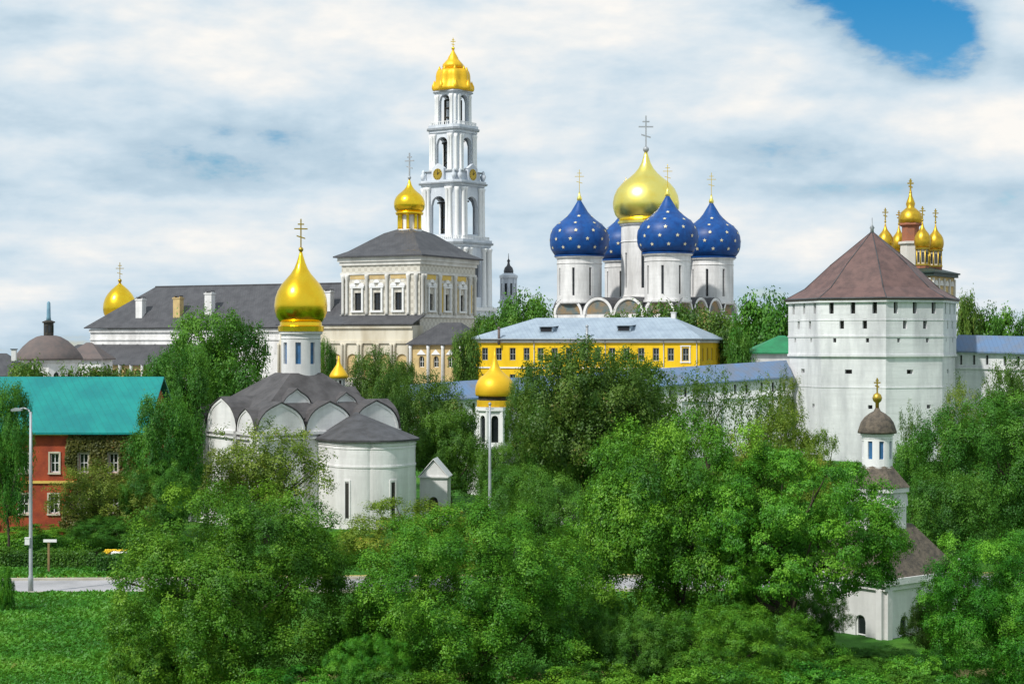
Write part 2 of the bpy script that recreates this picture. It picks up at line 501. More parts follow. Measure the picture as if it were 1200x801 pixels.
def loophole(parent, p0, p1, op, depth, name='loophole', m='dark_opening'):
    p0, p1 = Vector(p0), Vector(p1)
    u = (p1 - p0).normalized(); n = Vector((u.y, -u.x))
    uc, w, zb, h, ar = op
    key = ('lh', round(w, 3), round(h, 3), m)
    if key not in _wm:
        b = MB(); b.box((0, .05, h / 2), (w + .02, .06, h + .02))
        me = bpy.data.meshes.new(name); me.from_pydata(b.v, [], b.f); me.materials.append(M[m]); _wm[key] = me
    q = p0 + u * uc - n * (depth - .06)
    return link(name, _wm[key], parent, (q.x, q.y, zb), math.atan2(u.y, u.x))


ON_TALL = [(.80, 0), (.92, .07), (.985, .15), (1, .23), (.97, .33), (.88, .43), (.73, .525), (.555, .60), (.39, .67), (.26, .745), (.165, .83), (.09, .92), (.035, 1)]
ON_FAT = [(.84, 0), (.94, .08), (.99, .17), (1, .27), (.98, .37), (.905, .47), (.76, .555), (.57, .63), (.41, .705), (.29, .78), (.19, .87), (.11, .94), (.05, 1)]
ON_WIDE = [(.80, 0), (.93, .08), (.99, .17), (1, .25), (.965, .35), (.87, .45), (.71, .54), (.52, .61), (.35, .68), (.23, .75), (.14, .83), (.08, .92), (.04, 1)]


def onion(r, h, prof, z=0.0):
    return [(r * a, z + h * b) for a, b in prof]


def cross_mb(h, mb=None, c=(0, 0, 0), t=None, mi=0, ball=0.0):
    mb = mb or MB()
    t = t or h * .035
    x, y, z = c
    if ball: mb.lathe([(ball * math.sin(a), ball - ball * math.cos(a)) for a in [i * math.pi / 8 for i in range(1, 8)]], 12, (x, y, z), mi)
    mb.box((x, y, z + h / 2), (t * 2, t * 2, h), mi=mi)
    mb.box((x, y, z + h * .70), (h * .40, t * 1.7, t * 2), mi=mi)
    mb.box((x, y, z + h * .84), (h * .19, t * 1.7, t * 2), mi=mi)
    w = h * .13
    mb.add([(x - w, y - t * .8, z + h * .47), (x + w, y - t * .8, z + h * .39), (x + w, y + t * .8, z + h * .39), (x - w, y + t * .8, z + h * .47),
            (x - w, y - t * .8, z + h * .47 + t * 2), (x + w, y - t * .8, z + h * .39 + t * 2), (x + w, y + t * .8, z + h * .39 + t * 2), (x - w, y + t * .8, z + h * .47 + t * 2)],
           [(3, 2, 1, 0), (4, 5, 6, 7), (0, 1, 5, 4), (1, 2, 6, 5), (2, 3, 7, 6), (3, 0, 4, 7)], mi)
    return mb


def drum(parent, c, r, z0, z1, nwin=8, a0=0.0, wfrac=.20, m='white_plaster', pane='glass', zlo=.22, zhi=.82, trim=None, frieze=True, pname='drum', seg=32, lip=.10):
    """round drum with real window slits (panes are sub-parts)"""
    mb = MB()
    per = seg // nwin
    H = z1 - z0
    wa, wb = z0 + H * zlo, z0 + H * zhi
    holes = []
    half = 2 * math.pi / nwin * wfrac / 2
    angs = []
    for k in range(nwin):
        a = a0 + 2 * math.pi * k / nwin
        angs += [(a - half, True), (a + half, False)]
        n2 = 5
        for i in range(1, n2): angs.append((a + half + (2 * math.pi / nwin - 2 * half) * i / n2, False))
    angs.sort(key=lambda t: t[0])
    N = len(angs)
    for i in range(N):
        a, win = angs[i]
        b = angs[(i + 1) % N][0] + (2 * math.pi if i == N - 1 else 0)
        pa, pb = (c[0] + r * math.cos(a), c[1] + r * math.sin(a)), (c[0] + r * math.cos(b), c[1] + r * math.sin(b))
        lv = [(z0, wa), (wb, z1)] if win else [(z0, wa), (wa, wb), (wb, z1)]
        for lo, hi in lv:
            mb.add([(*pa, lo), (*pb, lo), (*pb, hi), (*pa, hi)], [(0, 1, 2, 3)], 0, False)
        if win:
            ri = r * .88
            qa, qb = (c[0] + ri * math.cos(a), c[1] + ri * math.sin(a)), (c[0] + ri * math.cos(b), c[1] + ri * math.sin(b))
            P = [(*pa, wa), (*pb, wa), (*pb, wb), (*pa, wb), (*qa, wa), (*qb, wa), (*qb, wb), (*qa, wb)]
            mb.add(P, [(0, 4, 5, 1), (1, 5, 6, 2), (2, 6, 7, 3), (3, 7, 4, 0)], 0)
            holes.append(P[4:])
    for z, hh, e in ((z1 - H * .035, H * .07, lip), (z0 + H * .03, H * .06, lip * .6)):
        mb.lathe([(r * .95, z - hh / 2), (r * (1 + e), z - hh / 2 + hh * .3), (r * (1 + e), z + hh / 2), (r * .9, z + hh / 2 + .01)], 32, (c[0], c[1], 0), 1 if trim else 0, False)
    if frieze:
        z = wb + (z1 - wb) * .35
        mb.lathe([(r, z - H * .012), (r * 1.035, z), (r, z + H * .012)], 32, (c[0], c[1], 0), 0, False, cap=False)
    d = mb.build(pname, [m] + ([trim] if trim else []), parent)
    for P in holes:
        w = MB(); w.add(P, [(0, 1, 2, 3)])
        w.build('pane', pane, d)
    return d


def stars_on(mb, r, h, prof, c, z, mi, size, rows):
    for k, (tz, n) in enumerate(rows):
        for i in range(len(prof) - 1):
            if prof[i][1] <= tz <= prof[i + 1][1]:
                f = (tz - prof[i][1]) / (prof[i + 1][1] - prof[i][1])
                rr = r * (prof[i][0] + f * (prof[i + 1][0] - prof[i][0]))
                slope = math.atan2((prof[i + 1][0] - prof[i][0]) * r, (prof[i + 1][1] - prof[i][1]) * h)
                break
        for j in range(n):
            a = 2 * math.pi * (j + .5 * (k % 2) + .13) / n
            rad = Vector((math.cos(a), math.sin(a), 0)); tan = Vector((-math.sin(a), math.cos(a), 0))
            up = (Vector((0, 0, math.cos(slope))) + rad * math.sin(slope)).normalized()
            nrm = tan.cross(up)
            o = Vector((c[0], c[1], z + tz * h)) + rad * rr + nrm * .09
            pts = [o + nrm * .03]
            for q in range(10):
                s_ = size if q % 2 == 0 else size * .45
                t = math.pi / 2 + q * math.pi / 5
                pts.append(o + tan * (s_ * math.cos(t)) + up * (s_ * math.sin(t)))
            mb.add(pts, [(0, q + 1, (q + 1) % 10 + 1) for q in range(10)], mi)


def hip_roof(mb, x0, x1, y0, y1, ze, zr, over=.6, inset=None, mi=0, soffit=True, mi_s=None, inset2=None):
    """hipped roof over a rectangle, ridge along x"""
    X0, X1, Y0, Y1 = x0 - over, x1 + over, y0 - over, y1 + over
    ins = inset if inset is not None else (Y1 - Y0) / 2
    ins2 = ins if inset2 is None else inset2
    ym = (Y0 + Y1) / 2
    t = .22
    v = [(X0, Y0, ze), (X1, Y0, ze), (X1, Y1, ze), (X0, Y1, ze), (X0 + ins, ym, zr), (X1 - ins2, ym, zr),
         (X0, Y0, ze - t), (X1, Y0, ze - t), (X1, Y1, ze - t), (X0, Y1, ze - t)]
    mb.add(v, [(0, 1, 5, 4), (1, 2, 5), (2, 3, 4, 5), (3, 0, 4)], mi)
    mb.add(v, [(6, 7, 1, 0), (7, 8, 2, 1), (8, 9, 3, 2), (9, 6, 0, 3), (9, 8, 7, 6)], mi if mi_s is None else mi_s)


def half_disc(r, n=12, base=0.0, ogee=0.0):
    pts = [(-r, -base), (r, -base)] if base else []
    for i in range(n + 1):
        a = math.pi * i / n
        y = r * math.sin(a)
        if ogee: y += ogee * r * max(0, 1 - abs(math.cos(a)) * 2.2) ** 2
        pts.append((r * math.cos(a), y))
    return pts


# ------------------------------------------------------------------ terrain
_gy = [-400, -60, 0, 20, 45, 65, 112, 125, 150, 200, 235, 300, 380, 500, 700, 1200, 8000]
_gz = [12.4, 12.3, 12, 6.5, 1.0, 0, 0, -.9, -2, -2.6, -1.5, 3, 5.5, 7, 4, -10, -72]


def ground(x, y):
    return float(np.interp(y, _gy, _gz))


def P(px, py, Y):
    return Vector(((px - 600) / FPX * Y, Y, CAM_Z + (400.5 - py) / FPX * Y))


def make_terrain():
    ys = list(np.arange(-60, 60, 6)) + list(np.arange(60, 130, 3)) + list(np.arange(130, 400, 10)) + list(np.geomspace(400, 7900, 26))
    xs = sorted([-k for k in np.geomspace(40, 4000, 22)] + list(np.arange(-36, 37, 4)) + list(np.geomspace(40, 4000, 22)))
    rng = np.random.default_rng(3)
    vv, ff = [], []
    for y in ys:
        for x in xs:
            z = ground(x, y)
            if not (62 < y < 114) and y > 50: z += .25 * math.sin(x * .11 + y * .07) * math.sin(y * .05 + 1.3)
            vv.append((x, y, z))
    nx = len(xs)
    for j in range(len(ys) - 1):
        for i in range(nx - 1):
            ff.append((j * nx + i, j * nx + i + 1, (j + 1) * nx + i + 1, (j + 1) * nx + i))
    me = bpy.data.meshes.new('ground'); me.from_pydata(vv, [], ff); me.materials.append(M['grass_ground'])
    me.polygons.foreach_set('use_smooth', [True] * len(ff)); me.update()
    struct(link('ground', me))
    # road across the foot of the slope with a kerb on each side
    mb = MB()
    xs2 = np.arange(-90, 91, 6)
    def strip(mb, d0, d1, z0, mi=0):
        for a, b in zip(xs2, xs2[1:]):
            ya, yb = 98.6 + a * .035, 98.6 + b * .035
            mb.add([(a, ya + d0, z0), (b, yb + d0, z0), (b, yb + d1, z0), (a, ya + d1, z0)], [(0, 1, 2, 3)], mi)
    strip(mb, -2.6, 2.6, .006)
    struct(mb.build('road', 'asphalt'))
    mb = MB()
    for d0, d1 in ((-2.9, -2.6), (2.6, 2.9)):
        for a, b in zip(xs2, xs2[1:]):
            ya, yb = 98.6 + a * .035, 98.6 + b * .035
            q = [(a, ya + d0), (b, yb + d0), (b, yb + d1), (a, ya + d1)]
            mb.add([(x, y, -.1) for x, y in q] + [(x, y, .13) for x, y in q], [(4, 5, 6, 7), (0, 1, 5, 4), (1, 2, 6, 5), (2, 3, 7, 6), (3, 0, 4, 7)])
    struct(mb.build('kerb', 'kerb'))
    mb = MB()
    strip(mb, 2.95, 4.3, .008)
    struct(mb.build('verge', 'dirt'))
    # trodden earth path on the near slope
    mb = MB()
    pts = [(-14, 70.6), (-4, 71.2), (4, 71.8), (12, 71.4), (22, 72.5)]
    for (a, ya), (b, yb) in zip(pts, pts[1:]):
        mb.add([(a, ya - .9, .01), (b, yb - .9, .01), (b, yb + .9, .01), (a, ya + .9, .01)], [(0, 1, 2, 3)])
    struct(mb.build('path', 'dirt'))


make_terrain()


# ------------------------------------------------------------------ bell tower
def bell_tower():
    Y = 500
    rz = R(-36)
    t = thing('bell_tower', 'tall tiered pale blue and white bell tower with open arches and gold crown', 'bell tower', ((531 - 600) / FPX * Y, Y, 6), rz)
    def octa(A, ch):
        return [(-A + ch, -A), (A - ch, -A), (A, -A + ch), (A, A - ch), (A - ch, A), (-A + ch, A), (-A, A - ch), (-A, -A + ch)]
    def tier(A, ch, z0, z1, aw, ab, ah, col_r, open_=True):
        mb = MB()
        o = octa(A, ch)
        L = 2 * (A - ch)
        for k in range(8):
            p0, p1 = o[k], o[(k + 1) % 8]
            if k % 2 == 0:
                ops = [(L / 2, aw, z0 + ab, ah, True)] if open_ else [(L / 2, aw, z0 + ab, ah, True)]
                wall(mb, p0, p1, z0, z1, ops, 1.0, 0, True)
            else:
                wall(mb, p0, p1, z0, z1, (), .5, 0, True)
        # columns at the arch sides and on the chamfers
        for k in range(4):
            a = k * math.pi / 2
            ca, sa = math.cos(a), math.sin(a)
            for x, y in ((-L / 2 + col_r, -A - col_r * .75), (L / 2 - col_r, -A - col_r * .75), (-aw / 2 - col_r * 1.3, -A - col_r * .75), (aw / 2 + col_r * 1.3, -A - col_r * .75)):
                q = (x * ca - y * sa, x * sa + y * ca)
                mb.lathe([(col_r * 1.3, z0), (col_r * 1.3, z0 + .5), (col_r, z0 + .7), (col_r * .86, z1 - 1.6), (col_r * 1.25, z1 - 1.0), (col_r * 1.4, z1 - .4)], 10, (*q, 0), 1)
            d = (A - ch / 2) + col_r * .4
            q = (d * ca - (-d) * sa, d * sa + (-d) * ca)
            mb.lathe([(col_r * 1.5, z0), (col_r * 1.2, z0 + .8), (col_r, z1 - 1.6), (col_r * 1.5, z1 - .5)], 10, (*q, 0), 1)
        # floor
        mb.prism(octa(A - 1.05, ch * .8), z0 + .02, z0 + .4, 0)
        return mb
    def cornice(A, ch, z, h, e):
        mb = MB()
        mb.prism(octa(A + e * .5, ch), z, z + h * .35, 0)
        mb.prism(octa(A + e, ch), z + h * .35 + .004, z + h * .62, 1)
        mb.prism(octa(A + e * .7, ch), z + h * .62 + .004, z + h, 0)
        return mb
    mb = MB(); mb.prism(octa(9.6, 1.5), 0, 17, 0); mb.prism(octa(10.1, 1.5), 17, 18, 1)
    mb.build('base', ['tower_plaster', 'white_paint'], t)
    specs = [(8.3, 2.0, 18, 35.6, 5.0, 3.0, 11.5, .70), (6.9, 1.8, 37.6, 53.2, 5.4, 1.6, 11.0, .55), (5.2, 1.35, 57.6, 68.8, 4.2, .5, 9.4, .40), (4.05, 1.0, 71.0, 80.4, 3.9, .3, 8.7, .26)]
    for i, (A, ch, z0, z1, aw, ab, ah, cr) in enumerate(specs):
        tier(A, ch, z0, z1, aw, ab, ah, cr).build('tier', ['tower_plaster', 'white_paint'], t)
        ct = (2.0, 1.6, 2.2, .8)[i]
        cornice(A, ch, z1, ct, (1.0, 1.1, .9, .6)[i]).build('cornice', ['tower_plaster', 'grey_metal'], t)
        # bell hanging from a beam
        b = MB(); s = aw * .34; zt = z0 + ab + ah * .88
        b.lathe([(s, -2.1 * s), (s * .82, -1.7 * s), (s * .6, -.9 * s), (s * .5, -.35 * s), (s * .2, 0)], 16, (0, 0, zt - .4))
        b.build('bell', 'bronze', t)
        b = MB(); b.box((0, 0, zt), (2 * A - 2.2, .4, .45)); b.box((0, 0, zt + .48), (.4, 2 * A - 2.2, .45))
        for ex in (-1, 1):
            for ey in (-1, 1): b.box((ex * aw * .42, ey * aw * .42, (z0 + .45 + zt) / 2), (.5, .5, zt - z0 - .8))
        for q in (.3, .62): b.box((0, 0, z0 + q * ah), (aw * .95, aw * .95, .35))
        b.build('beams_and_shade_core', 'dark_wood', t)  # beams, plus dark posts and decks added to make the arches look shaded
    # attic storey with clocks, urns and balustrade above the second open tier
    mb = MB(); mb.prism(octa(6.4, 1.7), 54.8, 57.3, 0); mb.prism(octa(6.8, 1.7), 57.3, 57.58, 1)
    for k in range(4):
        a = k * math.pi / 2; ca, sa = math.cos(a), math.sin(a)
        x, y = 0, -6.8
        c = (x * ca - y * sa, x * sa + y * ca)
        mb.box((c[0], c[1], 56.4), (4.4, 1.0, 3.6), a)
        u = (ca, sa)
        mb.slab([(-2.4, 0), (2.4, 0), (0, 1.5)], (c[0] + .5 * sa, c[1] - .5 * ca, 58.2), u, (-sa * 1.0, ca * 1.0))
        for x in (-5.6, 5.6):
            for y in (-6.9,):
                q = (x * ca - y * sa, x * sa + y * ca)
                mb.lathe([(.25, 0), (.6, .8), (.75, 1.6), (.3, 2.2), (.45, 2.5), (.05, 3.2)], 10, (q[0], q[1], 54.9))
    mb.build('attic', ['tower_plaster', 'grey_metal'], t)
    for k in range(4):
        a = k * math.pi / 2; ca, sa = math.cos(a), math.sin(a)
        y = -7.38
        cl = MB()
        pts = [(1.65 * math.cos(i * math.pi / 12), 1.65 * math.sin(i * math.pi / 12)) for i in range(24)]
        cl.slab(pts, (0, 0, 0), (1, 0), (0, .16), 0)
        for i in range(12):
            q = i * math.pi / 6
            cl.box((1.35 * math.sin(q), -.03, 1.35 * math.cos(q)), (.16, .05, .22), mi=1)
        o = cl.build('clock', ['dull_gold', 'black'], t)
        o.location = (-y * sa, y * ca, 56.5); o.rotation_euler = (0, 0, a)
        h = MB()
        h.slab([(-.1, -.2), (.1, -.2), (.05, 1.15), (-.05, 1.15)], (0, -.06, 0), (1, 0), (0, .04)); h.slab([(-.1, -.1), (.1, -.1), (.75, .55), (.62, .66)], (0, -.105, 0), (1, 0), (0, .04))
        h.build('clock_hands', 'black', o)
    # small low balustrades
    for A, z, ch in ((7.9, 37.6, 2.0), (4.9, 71.0, 1.35)):
        mb = MB()
        o = octa(A + .5, ch); o2 = octa(A + .2, ch)
        for k in range(8):
            p0, p1 = Vector(o[k]), Vector(o[(k + 1) % 8])
            d = (p1 - p0)
            mb.box(((p0.x + p1.x) / 2, (p0.y + p1.y) / 2, z + .95), (d.length - .3, .2, .15), math.atan2(d.y, d.x))
            m = max(2, int(d.length / .7))
            for i in range(m):
                q = p0 + d * ((i + .5) / m)
                mb.box((q.x, q.y, z + .44), (.18, .18, .88))
        mb.build('balustrade', 'white_paint', t)
    # gold crown: scalloped bell, lantern bulb, ball and cross
    mb = MB()
    mb.lathe([(5.2, 81.2), (5.75, 81.5), (5.6, 82.3), (5.05, 83.4), (4.75, 84.6), (4.75, 85.6), (4.6, 86.6), (4.35, 87.3), (3.4, 87.6), (2.9, 87.8)], 48, (0, 0, 0), 0, True, 0, 8, .075)
    mb.lathe([(2.5, 87.6), (2.6, 88.0), (3.05, 88.3), (2.9, 89.2), (2.1, 90.1), (1.5, 90.8), (1.35, 91.3), (1.0, 91.9), (.5, 92.8), (.2, 93.6)], 24, (0, 0, 0), 0, True, 0, 8, .05)
    for k in range(8):
        a = math.pi / 4 * k
        mb.lathe([(.45, 0), (.75, .6), (.7, 1.4), (.3, 2.2), (.08, 2.9)], 8, (5.55 * math.cos(a), 5.55 * math.sin(a), 81.4))
        mb.lathe([(.35, 0), (.5, .5), (.12, 1.5)], 8, (4.0 * math.cos(a), 4.0 * math.sin(a), 87.0))
    mb.build('crown', 'matt_gold', t)
    o = cross_mb(3.6, c=(0, 0, 93.4), t=.10, ball=.5).build('cross', 'gold', t)
    o.rotation_euler = (0, 0, -rz)


bell_tower()


# ------------------------------------------------------------------ refectory with its church
def refectory():
    rz = R(-28)
    o = P(492, 400, 372)
    t = thing('refectory_church', 'long grey roofed refectory ending in a square church with a gold cupola', 'church', (o.x, o.y, 4.0), rz)
    g = 4.0                                                      # local z = world z - g
    Z = lambda z: z - g
    A, B = 20.4, 24.7
    # --- square church block
    mb = MB()
    d = .55
    zc = Z(31.0)
    opsL = [(u, 1.75, Z(21.0), 3.9, False) for u in (4.3, 9.4, 14.9)]
    opsR = [(u, 1.7, Z(20.6), 4.0, False) for u in (4.8, 11.6, 18.4)]
    wall(mb, (-A, 0), (0, 0), 0, zc, opsL, d)
    wall(mb, (0, 0), (0, B), 0, zc, opsR, d)
    wall(mb, (0, B), (-A, B), 0, zc, (), d)
    wall(mb, (-A, B), (-A, 0), 0, zc, (), d)
    mb.build('church_wall', ['painted_facets'], t)
    for op in opsL: window(t, (-A, 0), (0, 0), op, d, 'dark_wood', 'glass', (1, 2), fw=.1)
    for op in opsR: window(t, (0, 0), (0, B), op, d, 'dark_wood', 'glass', (1, 2), fw=.1)
    mb = MB()
    mb.prism([(-A - .35, -.35), (.35, -.35), (.35, B + .35), (-A - .35, B + .35)], zc, zc + .8)
    mb.prism([(-A - .7, -.7), (.7, -.7), (.7, B + .7), (-A - .7, B + .7)], zc + .8, zc + 2.0)
    mb.prism([(-A - .25, -.25), (.25, -.25), (.25, B + .25), (-A - .25, B + .25)], Z(28.9), Z(29.4))
    mb.prism([(-A - .3, -.3), (.3, -.3), (.3, B + .3), (-A - .3, B + .3)], Z(19.4), Z(20.0))
    mb.build('cornice', 'pale_stone', t)
    # columns and scalloped window heads
    for fx, us, ex in (('L', (.55, 1.6, 6.85, 12.1, 17.6, 19.6), (4.3, 9.4, 14.9)), ('R', (.55, 1.7, 8.2, 15.0, 21.6, 24.1), (4.8, 11.6, 18.4))):
        for u in us:
            c = (-A + u, -.32) if fx == 'L' else (.32, u)
            mb = MB(); mb.lathe([(.42, Z(20.0)), (.32, Z(20.6)), (.32, Z(27.6)), (.5, Z(28.4)), (.48, Z(28.9))], 10, (*c, 0)); mb.build('column', 'pale_stone', t)
        for u in ex:
            uu, nn = ((1, 0), (0, -.4)) if fx == 'L' else ((0, 1), (.4, 0))
            c = (-A + u, -.02) if fx == 'L' else (.02, u)
            mb = MB()
            for k in (-1, 0, 1):
                hd = half_disc(.78, 8)
                q = (c[0] + uu[0] * k * 1.15 + nn[0], c[1] + uu[1] * k * 1.15 + nn[1], Z(26.3) + (.75 if k == 0 else 0))
                mb.slab(hd, q, uu, (-nn[0], -nn[1]))
            for k in (-1.35, 1.35):
                q = (c[0] + uu[0] * k, c[1] + uu[1] * k)
                mb.box((q[0] + nn[0] * .5, q[1] + nn[1] * .5, Z(23.3)), (.42 if fx == 'L' else .36, .36 if fx == 'L' else .42, 5.4))
            mb.box((c[0] + nn[0] * .5, c[1] + nn[1] * .5, Z(20.75)), (3.4 if fx == 'L' else .5, .5 if fx == 'L' else 3.4, .4))
            mb.box((c[0] + nn[0] * .55, c[1] + nn[1] * .55, Z(26.1)), (3.6 if fx == 'L' else .5, .5 if fx == 'L' else 3.6, .3))
            mb.build('window_surround', 'white_paint', t)
    for u in (4.3, 9.4, 14.9):                                   # painted panels above the windows, ochre strips on the side
        mb = MB(); mb.slab([(-2.0, 0), (2.0, 0), (2.0, .9), (-2.0, .9)], (-A + u, -.06, Z(27.9)), (1, 0), (0, .055)); mb.build('painted_panel', 'tan_plaster', t)
    for u in (4.8, 11.6, 18.4):
        mb = MB(); mb.slab([(-2.0, 0), (2.0, 0), (2.0, 1.1), (-2.0, 1.1)], (.06, u, Z(27.7)), (0, 1), (-.055, 0)); mb.build('painted_panel', 'ochre_trim', t)
    for u in (1.15, 6.6, 9.9, 13.3, 16.9, 22.8):
        mb = MB(); mb.slab([(-.35, 0), (.35, 0), (.35, 6.4), (-.35, 6.4)], (.06, u, Z(20.6)), (0, 1), (-.055, 0)); mb.build('painted_strip', 'ochre_trim', t)
    # roof of the church block: flared hip
    mb = MB()
    cx, cy = -A / 2, B / 2
    def ring(k, z): return [(cx + (x - cx) * k, cy + (y - cy) * k, z) for x, y in ((-A - 1.4, -1.4), (1.4, -1.4), (1.4, B + 1.4), (-A - 1.4, B + 1.4))]
    ks = [(1.0, Z(32.75)), (1.0, Z(33.05)), (.80, Z(34.3)), (.55, Z(36.6)), (.34, Z(38.5)), (.14, Z(39.6))]
    rs = [ring(k, z) for k, z in ks]
    for a, b in zip(rs, rs[1:]):
        mb.add(a + b, [(i, (i + 1) % 4, 4 + (i + 1) % 4, 4 + i) for i in range(4)])
    mb.add(rs[-1], [(0, 1, 2, 3)]); mb.add(rs[0], [(3, 2, 1, 0)])
    mb.build('church_roof', 'dark_roof', t)
    # cupola
    mb = MB()
    mb.lathe([(2.9, 0), (2.9, .5), (2.0, .55), (2.0, 4.0), (2.7, 4.1), (2.9, 4.5)], 16, (cx, cy, Z(39.0)), 0, False)
    for k in range(8):
        a = math.pi / 8 + k * math.pi / 4
        mb.lathe([(.42, .5), (.34, .9), (.34, 3.6), (.48, 4.1)], 8, (cx + 2.4 * math.cos(a), cy + 2.4 * math.sin(a), Z(39.0)), 1)
    mb.build('lantern', ['white_paint', 'gold'], t)
    mb = MB(); mb.lathe(onion(3.55, 7.6, ON_WIDE), 32, (cx, cy, Z(43.4)))
    mb.lathe([(3.0, -.6), (3.25, -.1), (2.8, .1)], 24, (cx, cy, Z(43.4)))
    mb.build('dome', 'gold', t)
    q = cross_mb(6.0, c=(cx, cy, Z(50.9)), t=.13, ball=.4).build('cross', 'galvanised', t)
    # --- long hall
    x0, x1, y0, y1 = -95.0, -A - .003, 1.5, 23.0
    mb = MB()
    opsH = [(4 + i * 5.4, 1.8, Z(10.6), 2.9, True) for i in range(13)]
    wall(mb, (x0, y0), (x1, y0), 0, Z(17.2), opsH, .6)
    wall(mb, (x1, y1), (x0, y1), 0, Z(17.2)); wall(mb, (x0, y1), (x0, y0), 0, Z(17.2))
    mb.box(((x0 + x1) / 2, y0 - .2, Z(16.7)), (x1 - x0, .6, .7)); mb.box(((x0 + x1) / 2, y0 - .12, Z(14.6)), (x1 - x0, .3, .35))
    mb.build('hall_wall', 'white_plaster', t)
    for op in opsH: window(t, (x0, y0), (x1, y0), op, .6, 'white_paint', 'glass', (1, 1))
    mb = MB(); hip_roof(mb, x0, x1 + 1.0, y0, y1, Z(17.5), Z(27.6), 1.1, 12.5, inset2=.2)
    mb.tube((x0 - 1.1 + 12.5, (y0 + y1) / 2, Z(27.62)), (x1, (y0 + y1) / 2, Z(27.62)), .2, None, 6)
    mb.build('hall_roof', 'dark_roof', t)
    # chimneys standing on the roof slope
    for px, top, bot, m, wpx in ((165, 351, 368, 'white_plaster', 11), (209, 350, 368, 'tan_plaster', 11), (246, 345, 366, 'white_plaster', 12), (385, 345, 362, 'white_plaster', 10)):
        # local x along the front for that direction, half way up the slope
        zz = Z(CAM_Z + (400.5 - bot) / FPX * 395)
        yy = y0 - 1.1 + (zz - Z(17.5)) / (Z(27.6) - Z(17.5)) * ((y1 - y0) / 2 + 1.1)
        k = (px - 600) / FPX
        ca, sa = math.cos(rz), math.sin(rz)
        # solve (o.x + x ca - y sa) = k (o.y + x sa + y ca)
        xx = (k * (o.y + yy * ca) - o.x + yy * sa) / (ca - k * sa)
        hh = (bot - top) * .2 + .6
        mb = MB()
        mb.box((xx, yy, zz + hh / 2 - .6), (2.0, 1.5, hh + .6)); mb.box((xx, yy, zz + hh - .2), (2.3, 1.8, .3)); mb.box((xx, yy, zz + hh + .35), (1.9, 1.3, .2), mi=1)
        mb.box((xx - .8, yy, zz + hh + .1), (.15, 1.1, .35), mi=0); mb.box((xx + .8, yy, zz + hh + .1), (.15, 1.1, .35), mi=0)
        mb.build('chimney', [m, 'dark_roof'], t)
    # --- low gallery in front of the hall, on the left
    gx0, gx1, gy0 = -104.0, -52.0, -5.0
    mb = MB()
    ops = [(2.2 + i * 3.4, 1.9, Z(4.6), 3.0, True) for i in range(15)]
    wall(mb, (gx0, gy0), (gx1, gy0), 0, Z(8.6), ops, .7, 0, True)
    wall(mb, (gx1, gy0), (gx1, y0), 0, Z(8.6)); wall(mb, (gx0, 8), (gx0, gy0), 0, Z(8.6)); wall(mb, (x0 - .01, 8), (gx0, 8), 0, Z(8.6))
    for i in range(16): mb.lathe([(.42, 0), (.42, Z(8.2)), (.55, Z(8.6))], 8, (gx0 + .5 + i * 3.4, gy0 - .3, 0), 1)
    mb.build('gallery_wall', ['tan_plaster', 'white_paint'], t)
    mb = MB()
    ze, zt = Z(8.7), Z(13.4)
    v = [(gx0 - .7, gy0 - .8, ze), (gx1 + .5, gy0 - .8, ze), (gx1 + .5, y0 - .02, zt), (gx0 + 5, y0 - .02, zt), (gx0 - .7, 8.5, ze), (x0 - .02, 8.5, zt - 1.5), (x0 - .02, y0 - .02, zt)]
    mb.add(v, [(0, 1, 2, 6, 3), (0, 3, 6, 5, 4)])
    mb.add([(gx0 - .7, gy0 - .8, ze), (gx1 + .5, gy0 - .8, ze), (gx1 + .5, gy0 - .8, ze - .25), (gx0 - .7, gy0 - .8, ze - .25)], [(3, 2, 1, 0)])
    mb.build('gallery_roof', 'dark_roof', t)
    # --- terrace gallery under the church windows
    tx0, tx1, ty0 = -34.0, .9, -4.5
    mb = MB()
    ops = [(2.4 + i * 4.25, 3.0, Z(6.2), 5.2, True) for i in range(8)]
    wall(mb, (tx0, ty0), (tx1, ty0), 0, Z(17.6), ops, .35)
    wall(mb, (tx1, ty0), (tx1, -.02), 0, Z(17.6)); wall(mb, (tx0, 1.2), (tx0, ty0), 0, Z(17.6))
    mb.box(((tx0 + tx1) / 2, ty0 - .15, Z(14.0)), (tx1 - tx0, .5, .6)); mb.box(((tx0 + tx1) / 2, ty0 - .2, Z(17.3)), (tx1 - tx0 + .2, .6, .6))
    for i in range(9):
        for e in (-.4, .4):
            mb.lathe([(.34, 0), (.3, Z(13.2)), (.45, Z(13.7))], 8, (tx0 + .3 + i * 4.25 + e, ty0 - .3, 0))
    mb.build('terrace_wall', 'warm_stone', t)
    mb = MB()
    for op in ops:
        a = tx0 + op[0]
        mb.slab([(-1.7, 0), (1.7, 0), (1.7, 5.4), (-1.7, 5.4)], (a, ty0 + .36, Z(6.1)), (1, 0), (0, .1))
    mb.build('blind_arch', 'tan_plaster', t)
    mb = MB()
    v = [(tx0 - .5, ty0 - .9, Z(18.0)), (tx1 + .6, ty0 - .9, Z(18.0)), (tx1 + .6, -.36, Z(19.9)), (tx0 - .5, -.36, Z(19.9))]
    mb.add(v + [(p[0], p[1], p[2] - .25) for p in v], [(0, 1, 2, 3), (4, 5, 1, 0), (5, 6, 2, 1), (7, 4, 0, 3), (7, 6, 5, 4)])
    mb.build('terrace_roof', 'dark_roof', t)
    # --- porch beside the corner
    px0, px1, py0, py1 = 1.2, 13.6, -5.6, 7.0
    mb = MB()
    opf = [(2.6, 1.3, Z(8.6), 2.4, True), (6.2, 1.3, Z(8.6), 2.4, True), (9.8, 1.3, Z(8.6), 2.4, True)]
